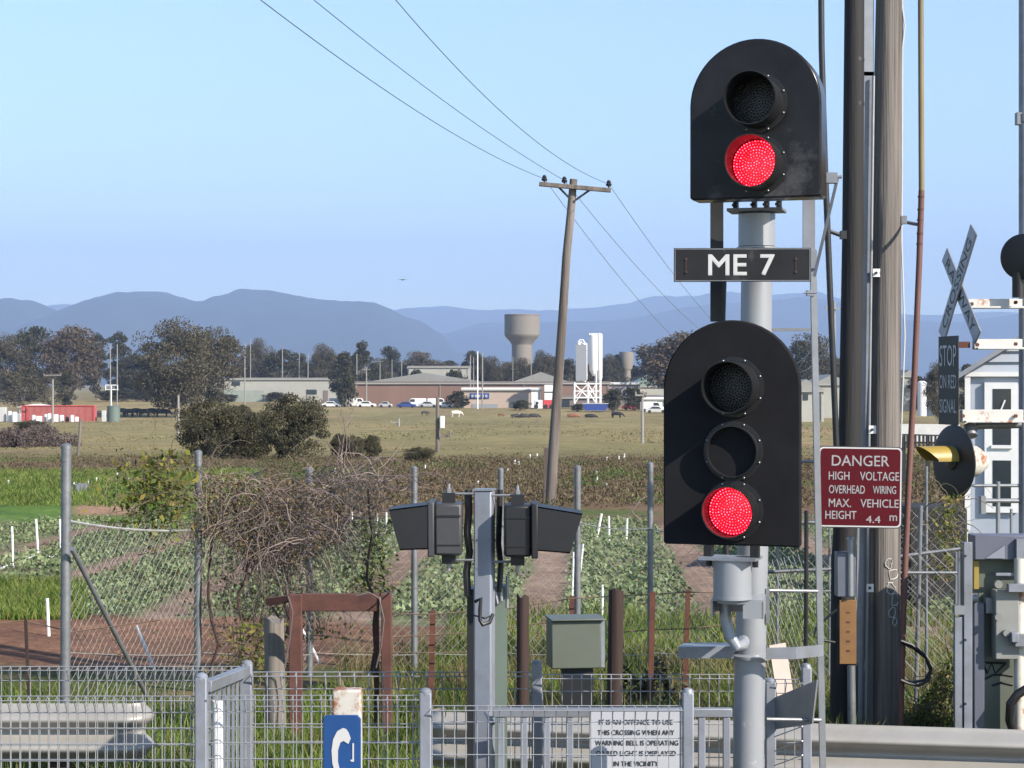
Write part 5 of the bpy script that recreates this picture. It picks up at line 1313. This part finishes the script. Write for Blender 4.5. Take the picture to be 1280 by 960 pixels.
mb=MB(); mb.tube([P(1063,672,12.9),P(1063,745,12.9)],.022,12); mb.lathe([(.026,0),(.02,.015),(.004,.02)],P(1063,674,12.9),n=14); mb.build('conduit_head','galv',t2)
fm=frame(P(1060,790,12.92),0); kk=12.92/F
mb=MB(fm); mb.box(-10.5*kk,10.5*kk,-40*kk,40*kk,-.01,0); mb.build('notice_plate','orangeplate',t2,bevel=.002)
mb=MB(fm); 
for yy in (24,12,0,-12,-24): mb.box(-2.5*kk,2.5*kk,(yy-1.2)*kk,(yy+1.6)*kk,0,.001)
mb.build('faded_marks','rustpost',t2)
mb=MB(); mb.tube([P(1065,925,12.95),P(1064,832,12.95)],.028,12); mb.build('lower_conduit','galvd',t2)
mb=MB(); mb.tube([P(1069,828,13),P(1069,925,13)],.02,8); mb.build('side_conduit','darkpole',t2)
# stay pipe
mb=MB(); mb.tube([P(1026,-60,12.95),P(1027,60,12.95),P(1031,200,12.95),P(1037,350,12.95),P(1044,520,12.95),P(1047,600,12.97)],.021,12); mb.tube([P(1034,288,12.95),P(1056,296,13.0)],.014,8); mb.box(X(1050,12.8),X(1057,12.8),12.75,12.82,Z(299,12.8),Z(289,12.8))
tag(mb.build('dark_conduit','darkpole'),'thin dark bent conduit left of the dark pole','conduit')
mb=MB(); Yr=13.0; mb.tube([P(1151,-60,Yr),P(1151,0,Yr),P(1152,240,Yr)],.020,12); pr=thing('bent_pipe','long olive and rust red pipe right of the timber power pole','pipe',(X(1130,Yr),Yr,gz(Yr))); mb.build('upper_pipe','olivepipe',pr)
mb=MB(); mb.tube([P(1152,238,Yr),P(1149,330,Yr),P(1143,470,Yr),P(1136,600,Yr),P(1130,740,Yr),P(1125,925,Yr)],.021,12); mb.build('lower_pipe','redpipe',pr)
mb=MB(); mb.tube([P(1128,277,YP),P(1149,281,Yr)],.012,8); mb.box(X(1126,Yr),X(1133,Yr),Yr-.02,Yr+.02,Z(280,Yr),Z(270,Yr)); mb.build('stay_bracket','galvd',pr)
mb=MB()
for b_ in (246,262,275,292,305): mb.lathe([(.023,-.006),(.023,.006)],P(1151.3-(b_-246)*.03,b_,Yr),n=12)
split(mb,'band','rustpost',pr)
# danger sign
YD=12.7; t=thing('danger_sign','dark red danger high voltage sign on the poles','sign',(X(1075,YD),YD,1.4)); kk=YD/F
fm=frame(P(1075,609,YD),0); rot=Matrix.Rotation(R(-.9),4,'Z'); fm=fm@rot
mb=MB(fm); mb.prism(rrect(-53*kk,53*kk,-51*kk,51*kk,6*kk),-.004,0); mb.build('panel','signback',t)
mb=MB(fm); mb.prism(rrect(-51.8*kk,51.8*kk,-49.8*kk,49.8*kk,5.5*kk),.0,.0012); mb.build('border','letter',t,smooth=0)
mb=MB(fm); mb.prism(rrect(-50*kk,50*kk,-48*kk,48*kk,4.5*kk),.0012,.0022); mb.build('face','signred',t,smooth=0)
for s,cx,cy,wd,ht in (('DANGER',0,33,72,13.5),('HIGH',-26.5,14,26,10.5),('VOLTAGE',24,14,49,11),('OVERHEAD',-16.5,-3,45,10.5),('WIRING',30.5,-3,29,10),('MAX.',-25,-20,28,10.5),('VEHICLE',24.5,-20,48,10.5),('HEIGHT',-23.5,-35,39,10.5),('4.4',17,-40,18,9),('m',42,-38,9.5,7)):
    fit_text(s,fm,cx*kk,cy*kk,wd*kk,ht*kk,'letterg',t,z=.0035,bold=.0006)
# cable loop
mb=MB(); Yq=12.9
mb.tube([P(1126,801,Yq),P(1140,806,Yq),P(1155,818,Yq),P(1164,836,Yq),P(1160,851,Yq),P(1148,857,Yq),P(1135,854,Yq),P(1126,850,Yq)],.011,8)
mb.tube([P(1126,803,Yq+.04),P(1142,810,Yq+.04),P(1157,822,Yq+.04),P(1163,838,Yq+.04),P(1156,850,Yq+.04),P(1140,853,Yq+.04),P(1126,850,Yq+.04)],.010,8)
tag(mb.build('cable_loop','cable'),'loop of black cable sticking out right of the timber power pole','cable')
mb=MB(); mb.tube([P(1046,762,12.9),P(1030,775,12.9),P(1020,785,12.9),P(1018,795,12.9),P(1028,800,12.9),P(1044,803,12.9)],.009,8)
tag(mb.build('cable_loop','cable'),'small loop of black cable left of the dark pole','cable')
# right-hand chain link
t=thing('chainlink_fence','chain link fence with pipe rails around the two thick poles','fence',(X(1080,14.5),14.5,gz(14.5)))
fq=[(X(940,15.5),15.5),(X(1010,14.2),14.2),(X(1100,14.0),14.0),(X(1200,13.7),13.7)]
chainlink(fq,[gz(q[1]) for q in fq],[Z(705,15.5),Z(690,14.2),Z(690,14),Z(680,13.7)],.055,.0019).build('mesh','cwire',t,smooth=0)
fq2=[(X(950,16.8),16.8),(X(1210,16.2),16.2)]
chainlink(fq2,[gz(16.5)]*2,[Z(640,16.8),Z(636,16.2)],.05,.0018).build('rear_mesh','cwire',t,smooth=0)
for i,(a,b_,tp,Y,wd,m) in enumerate(((1008,1007,638,14.1,5.5,'darkpole'),(972,971,660,16.5,4,'galvd'),(1151,1143,632,14.0,5.5,'galvd'),(1158,1158,583,16.2,4,'galvd'),(1195,1193,690,13.9,5,'galvd'),(1037,1036,660,16.5,3,'galvd'))):
    mb=MB(); mb.tube([(X(b_,Y),Y,gz(Y)-.2),P(a,tp,Y)],wd/2/F*Y,10); mb.build('post',m,t)
mb=MB()
for a,b_,c_,d,Y,r in ((940,716,1045,711,14.3,.013),(1120,696,1200,686,14.0,.014),(1120,716,1203,716,13.8,.012),(940,739,1045,739,13.9,.008),(1120,908,1200,912,13.8,.008)): mb.tube([P(a,b_,Y),P(c_,d,Y)],r,8)
mb.tube([P(1000,653,14.2),P(1050,653,14.2)],.014,8); mb.tube([P(1000,577,16),P(1050,577,16)],.012,8); split(mb,'rail','galvd',t)
mb=MB(frame(P(977,835,12.5),-6)@Matrix.Rotation(R(9),4,'Z')); kk=12.5/F; mb.box(-11*kk,10*kk,-42*kk,30*kk,-.02,0)
tag(mb.build('leaning_board','pinkboard'),'faded pink white board leaning right of the signal mast','board')
# ------------------------------------------------------------------ level crossing equipment at the right edge
YX=15.5; kk=YX/F
t=thing('level_crossing_signal','crossing mast with crossbuck stop sign and black lamp target at the right edge','crossing signal',(X(1281,YX),YX,gz(YX)))
mb=MB(); mb.tube([(X(1281,YX),YX,gz(YX)-.2),P(1281,-100,YX)],7.5*kk,18); mb.build('mast','gpaint',t)
mb=MB(); mb.lathe([(.06,-.03),(.06,.03)],P(1281,148,YX),n=16); mb.box(X(1270,YX),X(1276,YX),YX-.04,YX+.04,Z(156,YX),Z(141,YX)); mb.build('mast_clamp','galvd',t)
A_=80
fmb=frame(P(1199,357,YX-.1),A_); cs_=math.cos(R(A_))+.233*math.sin(R(A_))
def blade(x0,y0,x1,y1,txt,z):
    # end points in pixels relative to centre, converted to the turned plane
    a=Vector((x0*kk/cs_,y0*kk,0)); b_=Vector((x1*kk/cs_,y1*kk,0)); d=(b_-a).normalized(); n_=Vector((-d.y,d.x,0)); L_=(b_-a).length; wd=.145
    m_=Matrix(((d.x,n_.x,0,(a.x+b_.x)/2),(d.y,n_.y,0,(a.y+b_.y)/2),(0,0,1,z),(0,0,0,1)))
    fm=fmb@m_; mb=MB(fm); mb.box(-L_/2,L_/2,-wd/2,wd/2,-.012,0); bl=mb.build('crossbuck_blade','galv',t,bevel=.002)
    mb=MB(fm); mb.box(-L_/2+.01,L_/2-.01,-wd/2+.01,wd/2-.01,0,.001); mb.build('blade_face','signwhite',bl,smooth=0)
    fit_text(txt,fm,0,0,L_*.82,wd*.62,'letterblack',bl,z=.003)
blade(-19,42,22,-66,'RAILWAY',0); blade(-20,-62,20,66,'CROSSING',.02)
fms=frame(P(1185,475,YX-.25),79); cs2=math.cos(R(79))+.227*math.sin(R(79)); w_=12*kk/cs2
mb=MB(fms); mb.box(-w_,w_,-55*kk,54*kk,-.01,0); mb.build('stop_sign_panel','visor',t,bevel=.003)
for s,cy,ht in (('STOP',30,26),('ON RED',-2,17),('SIGNAL',-32,17)): fit_text(s,fms,0,cy*kk,w_*1.7,ht*kk,'letter',t,z=.002)
mb=MB()
for a,b_,c_,d,y0,y1 in ((1208,1276,374,386,-.05,.02),(1216,1276,424,437,-.05,.02),(1200,1276,512,528,-.08,.02)):
    Yy=YX-.15; mb.box(X(a,Yy),X(b_,Yy),Yy+y0,Yy+y1,Z(d,Yy),Z(c_,Yy)); mb.box(X(a+2,Yy),X(b_,Yy),Yy+y0-.06,Yy+y0,Z(d,Yy),Z(d-2.5,Yy))
split(mb,'arm','whiterust2',t,bevel=.004)
mb=MB(); 
for a,b_ in ((1215,380),(1222,431),(1270,378),(1270,430),(1270,520),(1204,520)): mb.lathe([(.016,0),(.016,.02)],P(a,b_,YX-.26),'y',6)
mb.bar(P(1196,431,YX-.15),P(1212,431,YX-.15),.05,.03); split(mb,'arm_bolt','rustpost',t)
# lamp targets
def target(cx,cy,rp,ang,visor=True):
    fm=frame(P(cx,cy,YX-.35),ang); r=rp*kk; mb=MB(fm)
    mb.lathe([(.001,.02),(r*.3,.018),(r*.8,.012),(r,.0),(r,-.008),(.001,-.01)],(0,0,0),n=48); tg=mb.build('lamp_target','visor',t,smooth=50)
    mb=MB(fm); mb.lathe([(r*.5,-.01),(r*.52,-.05),(r*.52,-.10),(r*.44,-.11),(r*.42,-.20),(r*.22,-.29),(.001,-.30)],(0,0,0),n=28); mb.build('lamp_case','whiterust',t)
    if visor:
        mb=MB(fm); n=20; vs=[]
        for rr in (r*.36,r*.34):
            for zz_ in (.015,.36):
                for j in range(n+1):
                    a=R(-8+196*j/n); zq=zz_ if zz_<.1 else .33*(.62+.38*math.sin(max(0,a)) )
                    vs.append((rr*math.cos(a),rr*math.sin(a)+.02,zq))
        m=n+1; fs=[]
        for q in (0,2):
            for j in range(n): fs.append((q*m+j,q*m+j+1,(q+1)*m+j+1,(q+1)*m+j))
        for j in range(n): fs.append((m+j,m+j+1,3*m+j+1,3*m+j))
        mb.add(vs,fs); mb.build('lamp_visor','yellow',tg,smooth=60)
        mb=MB(fm); mb.lathe([(r*.3,.014),(r*.28,.03),(.001,.045)],(0,.02,0),n=28); mb.build('lens','lensoff',tg)
target(1192,577,45,69); target(1278,321,28,35,False)
mb=MB(); mb.lathe([(.05,0),(.05,.2)],P(1273,372,YX-.3),n=12); mb.build('lamp_stem','blackin',t)
mb=MB(); mb.tube([P(1210,540,YX-.1),P(1222,532,YX-.1),P(1276,531,YX-.1)],[.04,.03,.028],12); mb.tube([P(1212,532,YX-.15),P(1214,545,YX-.2)],.05,12); mb.build('lamp_pipe','galvd',t)
mb=MB(); mb.tube([P(1216,607,YX),P(1276,607,YX)],.014,10); mb.tube([P(1228,626,YX),P(1276,626,YX)],.02,10); mb.tube([P(1247.5,602,YX),P(1247.5,668,YX)],.018,10); mb.tube([P(1264,636,YX),P(1264,668,YX)],.012,10); mb.box(X(1225,YX),X(1231,YX),YX-.04,YX+.04,Z(642,YX),Z(620,YX)); split(mb,'rail_pipe','galv',t)
# equipment: cabinet and mechanism
Ye=12.7; t=thing('crossing_mechanism','green grey crossing cabinet and bolted boom mechanism at bottom right','equipment cabinet',(X(1245,Ye),Ye,gz(Ye)))
ke=Ye/F
mb=MB(); mb.box(X(1222,Ye),X(1300,Ye),Ye,Ye+.5,gz(Ye)-.1,Z(698,Ye)); mb.build('cabinet','cab',t,bevel=.01)
mb=MB(); mb.box(X(1214,Ye),X(1227,Ye),Ye-.08,Ye,gz(Ye)-.1,Z(752,Ye)); mb.build('cabinet_corner','plate',t,bevel=.005)
mb=MB(); mb.box(X(1214,Ye),X(1300,Ye),Ye-.1,Ye+.1,Z(698,Ye),Z(668,Ye)); mb.build('top_plate','plate',t,bevel=.005)
mb=MB(); q=[P(1232,698,Ye-.12),P(1256,698,Ye-.12),P(1256,682,Ye-.12)]; mb.add(q+[v_+Vector((0,.01,0)) for v_ in q],[(0,1,2),(5,4,3),(0,3,4,1),(1,4,5,2),(2,5,3,0)]); mb.box(X(1264,Ye),X(1300,Ye),Ye-.14,Ye-.1,Z(698,Ye),Z(672,Ye)); mb.build('gusset','gpaint',t)
mb=MB(); mb.box(X(1237,Ye),X(1266,Ye),Ye-.16,Ye-.03,Z(820,Ye),Z(735,Ye)); mb.build('door_plate','cabg',t,bevel=.006)
mb=MB(); mb.box(X(1228,Ye),X(1238,Ye),Ye-.1,Ye,Z(765,Ye),Z(745,Ye)); mb.lathe([(.035,-.1),(.035,0)],P(1222,748,Ye-.05),'x',14); mb.build('hinge_block','galvd',t,bevel=.004)
mb=MB()
for a,b_,r in ((1247,730,.026),(1247,771,.024),(1257,791,.022)): mb.lathe([(r,-.03),(r,0),(r*.6,.0),(r*.55,-.02),(.001,-.02)],P(a,b_,Ye-.17),'y',16)
split(mb,'knob','cabg',t)
mb=MB(); mb.box(X(1250,Ye),X(1300,Ye),Ye-.22,Ye-.16,Z(736,Ye),Z(726,Ye)); mb.box(X(1258,Ye),X(1300,Ye),Ye-.22,Ye-.16,Z(803,Ye),Z(788,Ye)); mb.box(X(1253,Ye),X(1262,Ye),Ye-.24,Ye-.16,Z(797,Ye),Z(785,Ye)); mb.box(X(1239,Ye),X(1268,Ye),Ye-.12,Ye-.1,Z(718,Ye),Z(714,Ye)); split(mb,'clamp','gpaint',t,bevel=.004)
mb=MB(); mb.tube([P(1274,925,Ye-.12),P(1274,698,Ye-.12)],.034,14); mb.build('support_post','whiterust',t)
mb=MB(); mb.tube([P(1268,918,Ye-.15),P(1262,900,Ye-.17),P(1263,880,Ye-.2),P(1272,868,Ye-.2),P(1285,860,Ye-.2)],.03,12); mb.build('hose','cable',t)
mb=MB(); 
for pl in ([(1228,826),(1234,842),(1240,828),(1244,842),(1256,830)],[(1231,849),(1240,844),(1254,843),(1266,845)],[(1240,857),(1252,853),(1266,856)],[(1232,828),(1258,829)]): mb.tube([P(a,b_,Ye-.002) for a,b_ in pl],.008,5)
mb.build('graffiti','cable',t)
mb=MB(); mb.box(X(1215,Ye),X(1221,Ye),Ye-.06,Ye,Z(735,Ye),Z(700,Ye)); mb.build('amber_reflector','yellow',t)
t=thing('channel_post','white grey steel channel post with hollow inner edge left of the cabinet','post',(X(1205,12.5),12.5,gz(12.5)))
Yc_=12.5; mb=MB(); mb.box(X(1205,Yc_),X(1215.5,Yc_),Yc_,Yc_+.05,gz(Yc_)-.1,Z(678,Yc_)); mb.build('channel','gpaint',t,bevel=.003)
mb=MB(); mb.box(X(1194,Yc_),X(1204,Yc_),Yc_+.01,Yc_+.05,gz(Yc_)-.1,Z(772,Yc_)); 
mb.build('conduit_cover','gpaint',t,bevel=.003)
mb=MB(); mb.box(X(1193,Yc_),X(1205,Yc_),Yc_-.01,Yc_+.06,Z(768,Yc_),Z(757,Yc_)); mb.tube([P(1199,757,Yc_+.03),P(1199,690,Yc_+.03)],.012,8); mb.build('bracket','galv',t)
mb=MB(); 
for b_ in (695,800,880): mb.lathe([(.008,0),(.008,.012)],P(1207,b_,Yc_-.012),'y',8)
split(mb,'bolt','signback',t)
# white hut
Yh=26; t=thing('weatherboard_hut','small white weatherboard hut with grey gabled roof at the right edge','hut',(X(1208,Yh),Yh,gz(Yh))); x0=X(1208,Yh); x1=X(1446,Yh)
n=0; z=gz(Yh)-.2; mb=MB(); ze=Z(466,Yh)
mb.box(x0+.02,x1-.02,Yh+.03,Yh+2.6,gz(Yh)-.2,ze); xm=(x0+x1)/2; zr=Z(392,Yh)
mb2=MB(); mb2.prism([(x0+.02,ze),(x1-.02,ze),(xm,zr)],0,1); mb2.v=[(a,Yh+.03+c_*2.5,b_) for a,b_,c_ in mb2.v]; mb.v+=[]; b0=len(mb.v); mb.v+=mb2.v; mb.f+=[tuple(i+b0 for i in f_) for f_ in mb2.f]
mb.build('wall','hut',t,smooth=0)
mb=MB()
zb=ze
while zb<zr-.1:
    hw=(xm-x0)*(1-(zb-ze)/(zr-ze)); q=[(xm-hw+.05,Yh+.02,zb),(xm+hw-.05,Yh+.02,zb),(xm+hw-.2,Yh+.005,zb+.0),(0,0,0)]
    mb.add([(xm-hw,Yh-.012,zb),(xm+hw,Yh-.012,zb),(xm+hw-.22,Yh+.025,zb+.14),(xm-hw+.22,Yh+.025,zb+.14),(xm-hw,Yh+.028,zb),(xm+hw,Yh+.028,zb)],[(0,1,2,3),(0,4,5,1)]); zb+=.145
mb.build('weatherboards','hut',t,smooth=0)
mb=MB()
for s in (-1,1):
    a=Vector((xm,Yh-.18,zr+.08)); b_=Vector((xm+s*((x1-x0)/2+.12),Yh-.18,ze-.02)); q=[a,b_,b_+Vector((0,3,0)),a+Vector((0,3,0))]
    mb.add(q+[v_-Vector((0,0,.07)) for v_ in q],[(0,1,2,3),(7,6,5,4),(0,4,5,1),(1,5,6,2),(2,6,7,3),(3,7,4,0)])
mb.build('roof','roofg',t,smooth=0)
t.rotation_euler=(0,0,R(-13.5)); w_=MB(); w_.box(X(1230,Yh),X(1270,Yh),Yh-.03,Yh+.03,Z(640,Yh),Z(478,Yh)); fr=w_.build('window','white',t,smooth=0)
mb=MB(); mb.box(X(1240,Yh),X(1262,Yh),Yh-.035,Yh-.03,Z(556,Yh),Z(486,Yh)); mb.box(X(1240,Yh),X(1262,Yh),Yh-.035,Yh-.03,Z(632,Yh),Z(575,Yh)); mb.build('pane','glass',fr)
mb=MB(); mb.box(X(1238,Yh),X(1264,Yh),Yh-.06,Yh-.035,Z(560,Yh),Z(556,Yh)); mb.bar(P(1248,520,Yh-.05),P(1256,500,Yh-.05),.02,.01); mb.build('sill','white',fr)
mb=MB(); mb.box(X(1208,Yh)-.02,X(1213,Yh),Yh-.03,Yh+.0,gz(Yh),ze); mb.box(x0-.02,x1,Yh-.04,Yh-.015,ze-.05,ze+.01); mb.build('trim','white',t)
# far picket fence and hedge at right
Yw=60; t=thing('white_picket_fence','pale picket fence between the orange pipe and black lamp target','fence',(X(1165,Yw),Yw,gz(Yw)))
mb=MB(); mb.box(X(1122,Yw),X(1200,Yw),Yw,Yw+.05,Z(552,Yw),Z(530,Yw)); mb.build('panel','whited',t)
mb=MB(); 
for i in range(16): a=1124+i*5; mb.box(X(a,Yw-3)-.03,X(a,Yw-3)+.03,Yw-3.05,Yw-3,Z(556,Yw),Z(541,Yw))
mb.bar(P(1122,543,Yw-3),P(1200,545,Yw-3),.04,.03); mb.bar(P(1122,553,Yw-3),P(1200,554,Yw-3),.04,.03)
for a in (1130,1160,1190): mb.box(X(a,Yw-3)-.05,X(a,Yw-3)+.05,Yw-3,Yw-2.9,gz(Yw-3),Z(541,Yw))
mb.build('railing','darkpole',t)
mb=MB(); mb.box(X(1128,24),X(1200,24),23.6,24.6,gz(24),Z(632,24)); 
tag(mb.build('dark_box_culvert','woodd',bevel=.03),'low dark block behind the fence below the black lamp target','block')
# small clutter in left green field
t=thing('bucket_pile','pale buckets heaped in the green patch right of the thick corner post','buckets',gpt(101,615))
Yb2=Yrow(616)
for i,(a,b_) in enumerate(((96,614),(101,612),(106,616),(100,617))):
    mb=MB(); mb.lathe([(.08,0),(.1,.22),(.09,.22),(.07,.02)],(X(a,Yb2+i*.2),Yb2+i*.2,gz(Yb2)),n=12); mb.build('bucket','galvd',t)
